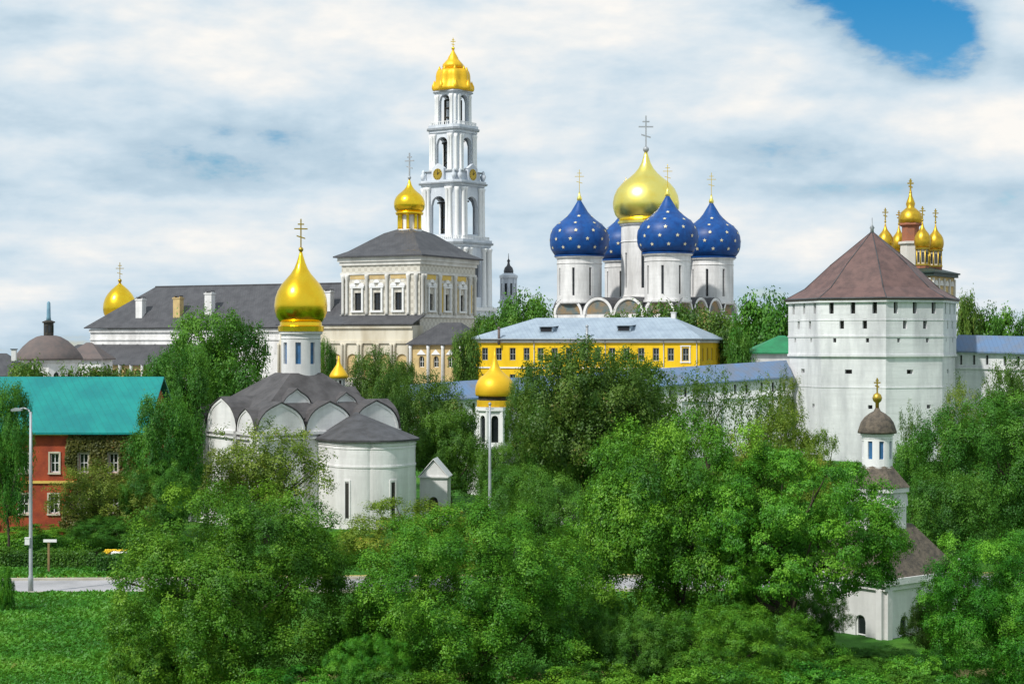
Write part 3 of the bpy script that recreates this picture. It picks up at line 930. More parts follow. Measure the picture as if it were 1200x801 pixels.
    opr = [(2.6, 1.3, Z(8.6), 2.4, True), (6.2, 1.3, Z(8.6), 2.4, True), (9.8, 1.3, Z(8.6), 2.4, True)]
    wall(mb, (px0, py0), (px1, py0), 0, Z(13.4), opf, .5); wall(mb, (px1, py0), (px1, py1), 0, Z(13.4), opr, .5)
    wall(mb, (px1, py1), (px0, py1), 0, Z(13.4)); wall(mb, (px0, py1), (px0, py0), 0, Z(13.4))
    for u in (0, 4.4, 8.0, 12.4):
        mb.lathe([(.4, 0), (.34, Z(12.6)), (.5, Z(13.3))], 8, (px0 + u, py0 - .25, 0), 1); mb.lathe([(.4, 0), (.34, Z(12.6)), (.5, Z(13.3))], 8, (px1 + .25, py0 + u, 0), 1)
    for u in (2.6, 6.2, 9.8):
        mb.slab([(-1.1, 0), (1.1, 0), (.0, 1.1)], (px0 + u, py0 - .25, Z(11.3)), (1, 0), (0, .24), 1); mb.slab([(-1.1, 0), (1.1, 0), (.0, 1.1)], (px1 + .25, py0 + u, Z(11.3)), (0, 1), (-.24, 0), 1)
    mb.build('porch_wall', ['tan_plaster', 'white_paint'], t)
    for op in opf: window(t, (px0, py0), (px1, py0), op, .5, 'white_paint', 'glass', (1, 1))
    for op in opr: window(t, (px1, py0), (px1, py1), op, .5, 'white_paint', 'glass', (1, 1))
    mb = MB(); hip_roof(mb, px0, px1, py0, py1, Z(13.6), Z(18.2), .9, 4.5)
    mb.build('porch_roof', 'dark_roof', t)


refectory()


# ------------------------------------------------------------------ cathedral with five domes
def cathedral():
    Y = 420
    rz = R(-32)
    g = 6.0
    Z = lambda z: z - g
    t = thing('cathedral', 'white cathedral with four starry blue onion domes around a big gold one', 'cathedral', ((757 - 600) / FPX * Y, Y, g), rz)
    H = 16.5
    corners = [(-H, -H), (H, -H), (H, H), (-H, H)]
    mb = MB()
    for k in range(4):
        p0, p1 = corners[k], corners[(k + 1) % 4]
        ops = []
        for i in range(4):
            ops += [(4.1 + i * 8.26, .9, Z(14.5), 4.6, True)]
        wall(mb, p0, p1, 0, Z(20.6), ops, .5)
        u = Vector((p1[0] - p0[0], p1[1] - p0[1])).normalized(); n = Vector((u.y, -u.x))
        for i in range(5):
            a = min(max(i * 8.25, .5), 2 * H - .5)
            q = Vector(p0) + u * a + n * .2
            mb.box((q.x, q.y, Z(20.6) / 2), (1.0, .5, Z(20.6)), math.atan2(u.y, u.x))
        for i in range(4):
            q = Vector(p0) + u * (4.125 + i * 8.25) + n * .02
            mb.slab(half_disc(3.95, 16), (q.x, q.y, Z(20.6)), u, (-n.x * 1.2, -n.y * 1.2))
            # moulded arch ring, proud of the wall
            ring = [(4.1 * math.cos(math.pi * j / 16), 4.1 * math.sin(math.pi * j / 16)) for j in range(17)] + [(3.45 * math.cos(math.pi * j / 16), 3.45 * math.sin(math.pi * j / 16)) for j in range(16, -1, -1)]
            for j in range(16):
                quad = [ring[j], ring[j + 1], ring[33 - j - 1], ring[33 - j]]
                mb.slab(quad, (q.x + n.x * .45, q.y + n.y * .45, Z(20.6)), u, (-n.x * .46, -n.y * .46))
        q = (Vector(p0) + Vector(p1)) / 2 + n * .18
        mb.box((q.x, q.y, Z(13.2)), (2 * H, .3, .9), math.atan2(u.y, u.x))
    mb.build('wall', 'white_plaster', t)
    for k in range(4):
        p0, p1 = corners[k], corners[(k + 1) % 4]
        for i in range(4): loophole(t, p0, p1, (4.1 + i * 8.26, .9, Z(14.5), 4.5, True), .5, 'window', 'glass')
    mb = MB()                                               # painted lunettes under the arches
    for k in range(2):
        p0, p1 = corners[k], corners[(k + 1) % 4]
        u = Vector((p1[0] - p0[0], p1[1] - p0[1])).normalized(); n = Vector((u.y, -u.x))
        for i in range(4):
            q = Vector(p0) + u * (4.125 + i * 8.25) + n * .08
            mb.slab(half_disc(3.2, 14), (q.x, q.y, Z(20.7)), u, (-n.x * .055, -n.y * .055))
    mb.build('lunette', 'painted_tympanum', t)
    mb = MB()                                               # roof: arched vaults behind the gables rising to a low pyramid
    for k in range(4):
        p0, p1 = corners[k], corners[(k + 1) % 4]
        u = Vector((p1[0] - p0[0], p1[1] - p0[1])).normalized(); n = Vector((u.y, -u.x))
        for i in range(4):
            q = Vector(p0) + u * (4.125 + i * 8.25) + n * .5
            pts = [(4.18 * math.cos(math.pi * j / 14), 4.18 * math.sin(math.pi * j / 14)) for j in range(15)]
            A = [(q.x + u.x * a, q.y + u.y * a, Z(20.6) + w) for a, w in pts]
            B = [(x - n.x * 9.0, y - n.y * 9.0, z) for x, y, z in A]
            mb.add(A + B, [(j, j + 1, 16 + j, 15 + j) for j in range(14)])
    mb.prism([(-H + 1.3, -H + 1.3), (H - 1.3, -H + 1.3), (H - 1.3, H - 1.3), (-H + 1.3, H - 1.3)], Z(20.5), Z(24.2), 0, .55)
    mb.build('roof', 'slate_roof', t)
    # three apses hug the far side
    mb = MB()
    for x in (-10.5, 0, 10.5):
        mb.lathe([(5, 0), (5, Z(15)), (5.3, Z(15.4)), (.5, Z(17.5))], 20, (x, H + .5, 0), 0, False)
    mb.build('apse', 'white_plaster', t)
    star_rows = [(.12, 11), (.27, 11), (.42, 10), (.56, 7), (.69, 5)]
    for i, (x, y) in enumerate(((-12, -12), (12, -12), (12, 12), (-12, 12))):
        d = drum(t, (x, y), 5.45, Z(23.2), Z(35.0), 8, R(14), .15, trim=None, zlo=.17, zhi=.74, lip=.09)
        mb = MB()
        mb.lathe([(5.5, -.4), (6.15, -.25), (6.15, 0), (5.5, .3)], 32, (x, y, Z(35.0)), 0, False)
        mb.lathe(onion(7.25, 13.4, ON_FAT), 40, (x, y, Z(35.2)))
        mb.lathe([(.1, -.5), (.55, 0), (.62, .5), (.3, 1.2), (.14, 2.1)], 12, (x, y, Z(48.5)), 1)
        stars_on(mb, 7.25, 13.4, ON_FAT, (x, y), Z(35.2), 2, .50, star_rows)
        mb.build('blue_dome', ['blue_dome', 'pale_gold', 'star_gilt'], t)
        c = cross_mb(5.6, c=(0, 0, 0), t=.065).build('cross', 'gold', t)
        c.location = (x, y, Z(50.4)); c.rotation_euler = (0, 0, -rz)
    drum(t, (0, 0), 6.1, Z(24.0), Z(43.6), 8, R(20), .15, zlo=.16, zhi=.60, lip=.07)
    mb = MB()
    mb.lathe([(6.1, -.8), (6.9, -.5), (6.9, .0), (6.2, .4)], 36, (0, 0, Z(43.6)), 0, False)
    mb.lathe(onion(8.15, 17.0, ON_WIDE), 48, (0, 0, Z(43.9)))
    mb.build('gold_dome', 'pale_gold', t)
    c = cross_mb(9.0, c=(0, 0, 0), t=.16, ball=.75).build('cross', 'galvanised', t)
    c.location = (0, 0, Z(60.6)); c.rotation_euler = (0, 0, -rz)


cathedral()


# ------------------------------------------------------------------ yellow residence
def yellow_building():
    Y = 295
    o = P(820, 400, Y)
    g = 2.0
    Z = lambda z: z - g
    t = thing('yellow_building', 'long yellow building with a pale blue hipped metal roof below the cathedral', 'building', (o.x, o.y, g), R(-20))
    A, B = 42.3, 15.3
    d = .35
    L = A
    xs = [2.55 + i * 2.66 for i in range(15)]
    ops1 = [(x, 1.15, Z(10.7), 2.25, False) for x in xs]; ops2 = [(x, 1.15, Z(6.2), 2.0, False) for x in xs]
    opr1 = [(2.4 + i * 3.4, 1.1, Z(10.7), 2.25, False) for i in range(4)]; opr2 = [(2.4 + i * 3.4, 1.1, Z(6.2), 2.0, False) for i in range(4)]
    mb = MB()
    wall(mb, (-A, 0), (0, 0), 0, Z(14.3), ops1 + ops2, d); wall(mb, (0, 0), (0, B), 0, Z(14.3), opr1 + opr2, d)
    wall(mb, (0, B), (-A, B), 0, Z(14.3)); wall(mb, (-A, B), (-A, 0), 0, Z(14.3))
    mb.build('wall', 'yellow_wall', t)
    for op in ops1 + ops2: window(t, (-A, 0), (0, 0), op, d, 'galvanised', 'glass', (1, 1), fw=.12)
    for op in opr1 + opr2: window(t, (0, 0), (0, B), op, d, 'galvanised', 'glass', (1, 1), fw=.12)
    mb = MB()
    mb.box((-A / 2, -.16, Z(14.05)), (A + .3, .3, .35)); mb.box((.16, B / 2, Z(14.05)), (.3, B, .35)); mb.box((-A / 2, -.1, Z(9.4)), (A, .18, .25))
    for x in (xs[-1], ):                                        # the window by the corner has a white surround
        for e in (-.78, .78): mb.box((-A + x + e, -.06, Z(11.8)), (.2, .12, 3.0))
        mb.box((-A + x, -.08, Z(13.3)), (1.9, .16, .2)); mb.box((-A + x, -.08, Z(10.5)), (1.9, .16, .2))
    mb.build('trim', 'white_paint', t)
    mb = MB(); hip_roof(mb, -A, 0, 0, B, Z(14.55), Z(18.4), .8, 10.5, inset2=7.5)
    mb.build('roof', 'pale_blue_roof', t)
    for x in (-41.6, -30.3, -17.0, -6.4, -.5):
        mb = MB(); mb.tube((x, -.14, .2), (x, -.14, Z(13.7)), .08, None, 8); mb.tube((x, -.14, Z(13.68)), (x, -.5, Z(14.3)), .08, None, 8); mb.build('drainpipe', 'galvanised', t)
    mb = MB(); mb.tube((-A - .8, -.86, Z(14.52)), (.8, -.86, Z(14.52)), .09, None, 8); mb.build('gutter', 'galvanised', t)
    for x, yb, z in ((-28.6, 1.6, 15.75), (-14.2, 1.9, 15.9)):       # dormers with dark openings
        m2 = MB()
        m2.slab([(-1.25, 0), (1.25, 0), (1.25, .95), (-1.25, .95)], (x, yb, Z(z)), (1, 0), (0, 3.0), 0)
        m2.add([(x - 1.5, yb - .35, Z(z) + .98), (x + 1.5, yb - .35, Z(z) + .98), (x + 1.5, yb + 4.2, Z(z) + 1.25), (x - 1.5, yb + 4.2, Z(z) + 1.25)], [(0, 1, 2, 3)], 1)
        m2.add([(x - 1.5, yb - .35, Z(z) + .88), (x + 1.5, yb - .35, Z(z) + .88), (x + 1.5, yb + 4.2, Z(z) + 1.15), (x - 1.5, yb + 4.2, Z(z) + 1.15)], [(3, 2, 1, 0)], 1)
        dm = m2.build('dormer', ['pale_blue_roof', 'pale_blue_roof'], t)
        w = MB(); w.slab([(-1.05, .1), (1.05, .1), (1.05, .85), (-1.05, .85)], (x, yb - .03, Z(z)), (1, 0), (0, .025)); w.build('louvre', 'black', dm)
    for x, y, zb, zt, m in ((-6.6, 7.6, 17.6, 19.2, 'white_plaster'), (-20.2, -.15, 10.5, 16.6, 'grey_metal'), (-36.8, -.15, 13.5, 16.3, 'rust_roof')):
        mb = MB()
        if m == 'white_plaster':
            mb.box((x, y, Z((zb + zt) / 2)), (.8, .8, zt - zb)); mb.box((x, y, Z(zt) + .05), (1.0, 1.0, .15)); mb.build('chimney', m, t)
        else:
            mb.tube((x, y - .5, Z(zb)), (x, y - .5, Z(zt)), .24, .24, 10); mb.lathe([(.24, 0), (.4, .1), (.05, .45)], 10, (x, y - .5, Z(zt) + .03)); mb.build('flue', m, t)


yellow_building()


# ------------------------------------------------------------------ fortress tower and walls
def fortress_tower():
    Y = 235
    g = -5.0
    Z = lambda z: z - g
    c = P(1022, 400, Y)
    t = thing('fortress_tower', 'massive white octagonal fortress tower with a brown red tent roof', 'tower', (c.x, Y, g))
    r = 11.45
    # vertex k seen at angle th from the line of sight, positive to the right
    def V(th, rr): return (rr * math.sin(R(th)), -rr * math.cos(R(th)))
    ths = [-48 - 135, -48 - 90, -48 - 45, -48, -3, 42, 87, 132]
    mb = MB()
    faces = []
    dp = .7
    for k in range(8):
        p0, p1 = V(ths[k], r), V(ths[(k + 1) % 8], r)
        L = (Vector(p1) - Vector(p0)).length
        ops = []
        for u in (.17, .5, .83): ops.append((L * u, .62, Z(17.75), 1.55, False))
        for u in (.33, .68): ops.append((L * u, .60, Z(15.75), 1.25, False))
        for u in (.22, .72): ops.append((L * u, .42, Z(13.95), .55, False))
        for u in (.42,): ops.append((L * u, .95, Z(9.8), .55, False))
        for u in (.75,): ops.append((L * u, .6, Z(5.2), .5, False))
        wall(mb, p0, p1, Z(12.2), Z(19.6), [q for q in ops if q[2] > Z(12.2)], dp)
        q0, q1 = V(ths[k], r * .985), V(ths[(k + 1) % 8], r * .985)
        wall(mb, q0, q1, 0, Z(12.2), [q for q in ops if q[2] < Z(12.2)], dp)
        faces.append((p0, p1, q0, q1, ops))
    for z, e, h in ((14.75, .10, .22), (12.2, .14, .30), (16.9, .06, .14), (8.0, .06, .16)):
        rr = (r if z > 12.1 else r * .985)
        mb.prism([V(th, rr + e) for th in ths], Z(z) - h / 2, Z(z) + h / 2)
    mb.prism([V(th, r + .35) for th in ths], Z(19.25), Z(19.62))
    mb.build('wall', 'limewash', t)
    for k in (2, 3, 4, 5, 6):
        p0, p1, q0, q1, ops = faces[k]
        for op in ops:
            if op[2] > Z(12.2): loophole(t, p0, p1, op, dp)
            else: loophole(t, q0, q1, op, dp)
    mb = MB()
    prof = [(r + .45, 19.55), (r + .45, 19.78), (r * .80, 21.3), (r * .5, 24.5), (.15, 29.1)]
    rings = [[(*V(th, rr), Z(z)) for th in ths] for rr, z in prof]
    for i, (a, b) in enumerate(zip(rings, rings[1:])):
        for k in range(8):
            j = (k + 1) % 8
            mb.add([a[k], a[j], b[j], b[k]], [(0, 1, 2, 3)])
    mb.add(rings[0], [tuple(range(7, -1, -1))])
    ro = mb.build('tent_roof', ['brown_roof'], t)
    hm = MB()
    for k in range(8):                                         # grey metal strips along the hips
        for a, b in zip(rings[1:], rings[2:]): hm.tube(a[k], b[k], .09, .07, 6)
    for k in range(8): hm.tube(rings[1][k], rings[1][(k + 1) % 8], .13, .13, 6)
    hm.build('hip_flashing', 'dark_roof', ro)
    mb = MB(); mb.lathe([(.28, 0), (.22, .6), (.35, .8), (.1, 1.2), (.05, 2.2)], 10, (0, 0, Z(28.9)))
    mb.build('finial', 'grey_metal', t)


fortress_tower()


def fortress_wall(name_label, A, B, zt0, zt1, slots=True, height=2.2):
    """A,B ground plan ends left to right; zt roof ridge heights at the two ends"""
    A, B = Vector(A), Vector(B)
    L = (B - A).length; u = (B - A) / L; n = Vector((u.y, -u.x))
    zg = min(ground(A.x, A.y), ground(B.x, B.y)) - 1.5
    t = thing('fortress_wall', name_label, 'wall', (A.x, A.y, zg), math.atan2(u.y, u.x), 'fortress walls')
    mb = MB()
    N = max(1, int(L / 5.2))
    f = lambda a: zt0 + (zt1 - zt0) * a / L - zg
    seg = L / N
    for i in range(N):
        a, b = i * seg, (i + 1) * seg
        ze = min(f(a), f(b)) - height
        ops = [(seg * q, .34, ze - 1.75, 1.3, False) for q in (.2, .5, .8)] if slots else []
        wall(mb, (a, 0), (b, 0), 0, ze - .02, ops, .6)
        if slots:
            for op in ops: loophole(t, (a, 0), (b, 0), op, .6)
        mb.box(((a + b) / 2, -.1, ze - 2.25), (seg, .3, .22))
        # the wedge between the level wall segment and its sloping roof
        mb.add([(a, 0, ze - .02), (b, 0, ze - .02), (b, 0, f(b) - height + .1), (a, 0, f(a) - height + .1)], [(0, 1, 2, 3)])
        mb.box((a + .02, -.22, (ze - 2.4) / 2), (.9, .4, ze - 2.4))
    mb.add([(0, 4.5, 0), (L, 4.5, 0), (L, 4.5, f(L) - height), (0, 4.5, f(0) - height)], [(3, 2, 1, 0)])
    mb.add([(0, 0, 0), (0, 4.5, 0), (0, 4.5, f(0) - height), (0, 0, f(0) - height)], [(3, 2, 1, 0)])
    mb.add([(L, 0, 0), (L, 4.5, 0), (L, 4.5, f(L) - height), (L, 0, f(L) - height)], [(0, 1, 2, 3)])
    mb.build('wall', 'limewash', t)
    mb = MB()
    v = [(0, -.7, f(0) - height), (L, -.7, f(L) - height), (L, 2.3, f(L)), (0, 2.3, f(0)), (L, 5.3, f(L) - height), (0, 5.3, f(0) - height)]
    mb.add(v, [(0, 1, 2, 3), (3, 2, 4, 5), (0, 3, 5), (1, 4, 2)])
    mb.add([(0, -.7, f(0) - height), (L, -.7, f(L) - height), (L, -.7, f(L) - height - .2), (0, -.7, f(0) - height - .2), (L, 5.3, f(L) - height - .2), (0, 5.3, f(0) - height - .2)], [(3, 2, 1, 0), (2, 3, 5, 4)])
    mb.build('roof', 'wall_roof', t)


p = P(1116, 0, 236); q = P(1330, 0, 222)
fortress_wall('white fortress wall under a blue grey roof running right from the octagonal tower', (p.x, p.y), (q.x, q.y), 15.0, 14.4)
p = P(470, 0, 224); q = P(928, 0, 233)
fortress_wall('long white fortress wall with a blue roof running left from the octagonal tower behind trees', (p.x, p.y), (q.x, q.y), 8.3, 11.5)


def green_roofed_house():
    Y = 262; g = 0.0
    o = P(880, 400, Y)
    t = thing('small_house', 'small white house with a green roof wedged between trees and the octagonal tower', 'house', (o.x, o.y, g))
    W, D = 10.5, 7.0
    mb = MB()
    ops = [(1.8 + i * 2.2, .8, 8.6, 1.5, False) for i in range(4)]
    wall(mb, (0, 0), (W, 0), 0, 12.2, ops, .3); wall(mb, (W, 0), (W, D), 0, 12.2); wall(mb, (W, D), (0, D), 0, 12.2); wall(mb, (0, D), (0, 0), 0, 12.2)
    mb.build('wall', 'white_plaster', t)
    for op in ops: window(t, (0, 0), (W, 0), op, .3)
    mb = MB(); hip_roof(mb, 0, W, 0, D, 12.4, 15.0, .5, 5.3)
    mb.build('roof', 'green_roof', t)


green_roofed_house()


# ------------------------------------------------------------------ gate church behind the tower
def gate_church():
    Y = 335; g = 2.0
    Z = lambda z: z - g
    s = Y / FPX
    c = P(1067, 400, Y)
    rz = R(-33)
    t = thing('gate_church', 'ornate red and tan church with five gold domes peeping over the brown tent roof', 'church', (c.x, Y, g), rz)
    H = 6.6
    mb = MB()
    cs = [(-H, -H), (H, -H), (H, H), (-H, H)]
    for k in range(4):
        ops = [(3.2 + i * 3.4, 1.0, Z(20.5), 3.6, True) for i in range(3)]
        wall(mb, cs[k], cs[(k + 1) % 4], 0, Z(26.6), ops, .4)
        p0, p1 = Vector(cs[k]), Vector(cs[(k + 1) % 4]); u = (p1 - p0).normalized(); n = Vector((u.y, -u.x))
        for i in range(5):
            q = p0 + u * (.4 + i * 3.1) + n * .15
            mb.box((q.x, q.y, Z(22.5)), (.5, .4, 7.5), math.atan2(u.y, u.x), 1)
        for i in range(4):
            q = p0 + u * (1.9 + i * 3.1) + n * .3
            mb.slab(half_disc(1.0, 8), (q.x, q.y, Z(24.9)), u, (-n.x * .28, -n.y * .28), 1)
        for op in ops: loophole(t, cs[k], cs[(k + 1) % 4], op, .4, 'window', 'glass')
    mb.build('wall', ['tan_plaster', 'pale_stone'], t)
    mb = MB(); mb.prism([(-H - .6, -H - .6), (H + .6, -H - .6), (H + .6, H + .6), (-H - .6, H + .6)], Z(26.6), Z(27.2))
    mb.prism([(-H - .9, -H - .9), (H + .9, -H - .9), (H + .9, H + .9), (-H - .9, H + .9)], Z(27.2), Z(27.5)); mb.prism([(-H - .8, -H - .8), (H + .8, -H - .8), (H + .8, H + .8), (-H - .8, H + .8)], Z(27.5), Z(29.0), 0, .3)
    mb.build('roof', 'dark_green_metal', t)
    def tower(x, y, r, z0, z1, zt, rb, hc, mm, tier2=False):
        mb = MB()
        mb.lathe([(r * 1.12, z0), (r * 1.12, z0 + (z1 - z0) * .30)], 8, (x, y, 0), 0, False)
        mb.lathe([(r * .96, z0 + (z1 - z0) * .30), (r * .96, z1 - .3)], 8, (x, y, 0), 1, False)
        mb.lathe([(r * 1.2, z0 + (z1 - z0) * .30 - .1), (r * 1.2, z0 + (z1 - z0) * .30 + .2)], 8, (x, y, 0), 2, False); mb.lathe([(r * 1.25, z1 - .35), (r * 1.3, z1)], 8, (x, y, 0), 2, False)
        for k in range(8):
            a = k * math.pi / 4
            mb.tube((x + r * math.cos(a), y + r * math.sin(a), z0), (x + r * math.cos(a), y + r * math.sin(a), z1), r * .12, None, 6, 2)
        d = mb.build('drum', ['red_plaster', mm, 'dull_gold'], t)
        for k in range(8):
            a = (k + .5) * math.pi / 4
            w = MB(); rr = r * .93
            w.box((x + rr * math.cos(a), y + rr * math.sin(a), z0 + (z1 - z0) * .62), (.1, r * .3, (z1 - z0) * .4), a)
            w.build('pane', 'glass', d)
        mb = MB(); mb.lathe(onion(rb, zt - z1, ON_WIDE), 20, (x, y, z1)); mb.build('dome', 'old_gold', t)
        cc = cross_mb(hc, t=.10, ball=.22).build('cross', 'dull_gold', t)
        cc.location = (x, y, zt - .1); cc.rotation_euler = (0, 0, -rz)
    D = 3.75
    for x, y in ((-D, -D), (D, -D), (D, D), (-D, D)):
        tower(x, y, 1.18, Z(27.4), Z(32.2), Z(37.4), 1.6, 2.9, 'warm_stone')
    # tall middle tower of two stages
    mb = MB(); mb.lathe([(2.1, Z(28)), (2.1, Z(33.0)), (2.5, Z(33.2)), (2.5, Z(33.6)), (1.9, Z(33.7))], 8, (0, 0, 0), 0, False); mb.lathe([(1.75, Z(33.7)), (1.75, Z(36.6)), (2.3, Z(36.9)), (2.2, Z(37.3))], 8, (0, 0, 0), 1, False)
    mb.build('drum', ['pale_stone', 'red_plaster'], t)
    mb = MB(); mb.lathe([(1.8, Z(37.0)), (2.3, Z(37.5)), (2.35, Z(38.2)), (1.9, Z(39.4)), (1.1, Z(40.1)), (.75, Z(40.4)), (.9, Z(41.1)), (.7, Z(41.7)), (.35, Z(42.6)), (.12, Z(44.2))], 24)
    mb.build('dome', 'old_gold', t)
    cc = cross_mb(3.0, t=.14, ball=.3).build('cross', 'dull_gold', t); cc.location = (0, 0, Z(43.0)); cc.rotation_euler = (0, 0, -rz)


gate_church()


# ------------------------------------------------------------------ white church in the valley
def valley_church():
    g = -2.0
    Z = lambda z: z - g
    rz = R(33.6)
    X, Y = (344 - 600) / FPX * 150, 150
    t = thing('valley_church', 'white stone church with scalloped gables, round apse and one tall gold onion dome', 'church', (X, Y, g), rz)
    h = 6.75
    cs = [(-h, -h), (h, -h), (h, h), (-h, h)]
    zs = Z(6.5)
    bays = {0: [4.5, 4.5, 4.5], 1: [4.5, 4.5, 4.5], 2: [3.6, 6.3, 3.6], 3: [3.6, 6.3, 3.6]}
    mb = MB(); vm = MB()
    for k in range(4):
        p0, p1 = Vector(cs[k]), Vector(cs[(k + 1) % 4]); u = (p1 - p0).normalized(); n = Vector((u.y, -u.x))
        ops = []
        a = 0
        for w in bays[k]:
            ops.append((a + w / 2, .5, Z(1.2), 2.8, True)); a += w
        wall(mb, cs[k], cs[(k + 1) % 4], 0, zs, ops, .4)
        for op in ops: loophole(t, cs[k], cs[(k + 1) % 4], op, .4, 'window', 'glass')
        a = 0
        for i, w in enumerate(bays[k]):
            for e in (a, a + w):
                q = p0 + u * min(max(e, .35), 13.15) + n * .14
                mb.box((q.x, q.y, zs / 2), (.55, .3, zs), math.atan2(u.y, u.x))
            r = w / 2 - .06
            q = p0 + u * (a + w / 2)
            kk = 1.0 if w < 5 else .80                         # the wide bay is flatter
            disc = [(x, y * kk) for x, y in half_disc(r, 14, ogee=.10)]
            mb.slab(disc, (q.x + n.x * .06, q.y + n.y * .06, zs - .01), u, (-n.x * .5, -n.y * .5))
            for (rr0, rr1, pr) in ((1.0, .91, .12),):
                o1 = [(x * rr0, y * rr0 * kk) for x, y in half_disc(r, 14, ogee=.10)]; o2 = [(x * rr1, y * rr1 * kk) for x, y in half_disc(r, 14, ogee=.10)]
                for j in range(14):
                    mb.slab([o1[j], o1[j + 1], o2[j + 1], o2[j]], (q.x + n.x * pr, q.y + n.y * pr, zs), u, (-n.x * (pr - .01), -n.y * (pr - .01)))
            # vault cover running back from the gable
            o1 = [(x * 1.03, y * 1.03 * kk) for x, y in half_disc(r + .05, 14, ogee=.10)]
            Av = [(q.x + n.x * .19 + u.x * x, q.y + n.y * .19 + u.y * x, zs + y) for x, y in o1]
            Bv = [(x - n.x * 3.4, y - n.y * 3.4, z) for x, y, z in Av]
            Cv = [(x, y, z - .10) for x, y, z in Av]
            vm.add(Av + Bv, [(j, j + 1, 16 + j, 15 + j) for j in range(14)]); vm.add(Av + Cv, [(j + 1, j, 15 + j, 16 + j) for j in range(14)])
            a += w
        q = (p0 + p1) / 2 + n * .12
        mb.box((q.x, q.y, zs - .12), (2 * h, .3, .24), math.atan2(u.y, u.x)); mb.box((q.x, q.y, zs - .55), (2 * h, .22, .14), math.atan2(u.y, u.x))
        # second tier of small gables half way up the roof
        for off, r2 in (((-2.1, 1.35), (2.6, 1.05)) if k in (0, 1) else ()):
            q = (p0 + p1) / 2 + u * off - n * 1.9
            disc = half_disc(r2, 12, ogee=.2)
            mb.slab(disc, (q.x, q.y, Z(8.35)), u, (-n.x * .4, -n.y * .4))
            o1 = [(x * 1.07, y * 1.07) for x, y in disc]
            for j in range(12): mb.slab([disc[j], disc[j + 1], (disc[j + 1][0] * .9, disc[j + 1][1] * .9), (disc[j][0] * .9, disc[j][1] * .9)], (q.x + n.x * .07, q.y + n.y * .07, Z(8.35)), u, (-n.x * .06, -n.y * .06))
            Av = [(q.x + n.x * .14 + u.x * x, q.y + n.y * .14 + u.y * x, Z(8.35) + y) for x, y in o1]
            Bv = [(x - n.x * 2.4, y - n.y * 2.4, z + .0) for x, y, z in Av]
            Cv = [(x, y, z - .09) for x, y, z in Av]
            vm.add(Av + Bv, [(j, j + 1, 14 + j, 13 + j) for j in range(12)]); vm.add(Av + Cv, [(j + 1, j, 13 + j, 14 + j) for j in range(12)])
    mb.build('wall', 'white_plaster', t)
    vm.prism([(-h + .35, -h + .35), (h - .35, -h + .35), (h - .35, h - .35), (-h + .35, h - .35)], Z(7.6), Z(11.3), 0, .24, (.5, -.33))
    vm.build('roof', 'church_roof', t)
    # drum, gold band and dome
    drum(t, (.54, -.36), 1.72, Z(10.0), Z(14.95), 8, R(10), .36, pane='blue_glass', zlo=.42, zhi=.80, lip=.10)
    mb = MB()
    mb.lathe([(1.72, -.12), (2.0, 0), (2.02, .42), (1.85, .5), (1.82, .8), (1.78, 1.0)], 32, (.54, -.36, Z(14.95)), 0, False)
    mb.lathe(onion(2.32, 6.3, ON_TALL), 48, (.54, -.36, Z(15.75)))
    mb.build('gold_dome', 'gold', t)
    mb = cross_mb(2.9, t=.055, ball=.22)
    c = mb.build('cross', 'dull_gold', t); c.location = (.54, -.36, Z(21.9)); c.rotation_euler = (0, 0, -rz + R(12))
    # apse of three shallow lobes
    ax, ay, r = 2.5, -9.5, 3.72
    pts = []
    N = 54
    for i in range(N + 1):
        a = math.pi + math.pi * i / N
        ph = (i / N) * 3
        lob = abs(math.sin(ph * math.pi)) ** .6
        rr = r * (.955 + .05 * lob)
        pts.append((ax + rr * math.cos(a), ay + rr * math.sin(a)))
    outline = [(ax - r * .955, -h + .02)] + pts + [(ax + r * .955, -h + .02)]
    mb = MB()
    zt = Z(5.9)
    for a, b in zip(outline, outline[1:]):
        mb.add([(*a, 0), (*b, 0), (*b, zt), (*a, zt)], [(0, 1, 2, 3)])
    def off(k): return [(ax + (x - ax) * k, ay + (y - ay) * k if y < ay else y) for x, y in outline]
    for z, hh, k in ((3.75, .16, 1.016), (5.55, .18, 1.02), (5.25, .12, 1.012), (-1.6, .5, 1.03)):
        o2 = off(k)
        for a, b in zip(o2, o2[1:]):
            mb.add([(*a, Z(z) - hh / 2), (*b, Z(z) - hh / 2), (*b, Z(z) + hh / 2), (*a, Z(z) + hh / 2)], [(0, 1, 2, 3)])
        for zz, fl in ((Z(z) + hh / 2, 1), (Z(z) - hh / 2, -1)):
            for (a, b), (c_, d_) in zip(zip(o2, o2[1:]), zip(outline, outline[1:])):
                mb.add([(*a, zz), (*b, zz), (*d_, zz), (*c_, zz)], [(0, 1, 2, 3)] if fl > 0 else [(3, 2, 1, 0)])
    ap = mb.build('apse', 'white_plaster', t)
    for i in (9, 27, 45):
        a = math.pi + math.pi * i / N
        w = MB(); rr = r * 1.005
        w.box((ax + rr * math.cos(a), ay + rr * math.sin(a), Z(1.0)), (.06, .34, 2.9), a)
        w.build('window_slit', 'dark_opening', ap)
        w = MB()
        for e in (-.25, .25): w.box((ax + (rr + .0) * math.cos(a) - e * math.sin(a), ay + rr * math.sin(a) + e * math.cos(a), Z(1.0)), (.12, .14, 3.1), a)
        w.box((ax + rr * math.cos(a), ay + rr * math.sin(a), Z(2.62)), (.12, .62, .14), a)
        w.build('window_jamb', 'white_plaster', ap)
    mb = MB()
    eav = off(1.09); apex = (ax, -h - .05, Z(8.05))
    ez = zt + .05
    for i, (a, b) in enumerate(zip(eav, eav[1:])):
        top = apex
        mb.add([(*a, ez), (*b, ez), top], [(0, 1, 2)]); mb.add([(*a, ez - .16), (*b, ez - .16), (*b, ez), (*a, ez)], [(0, 1, 2, 3)])
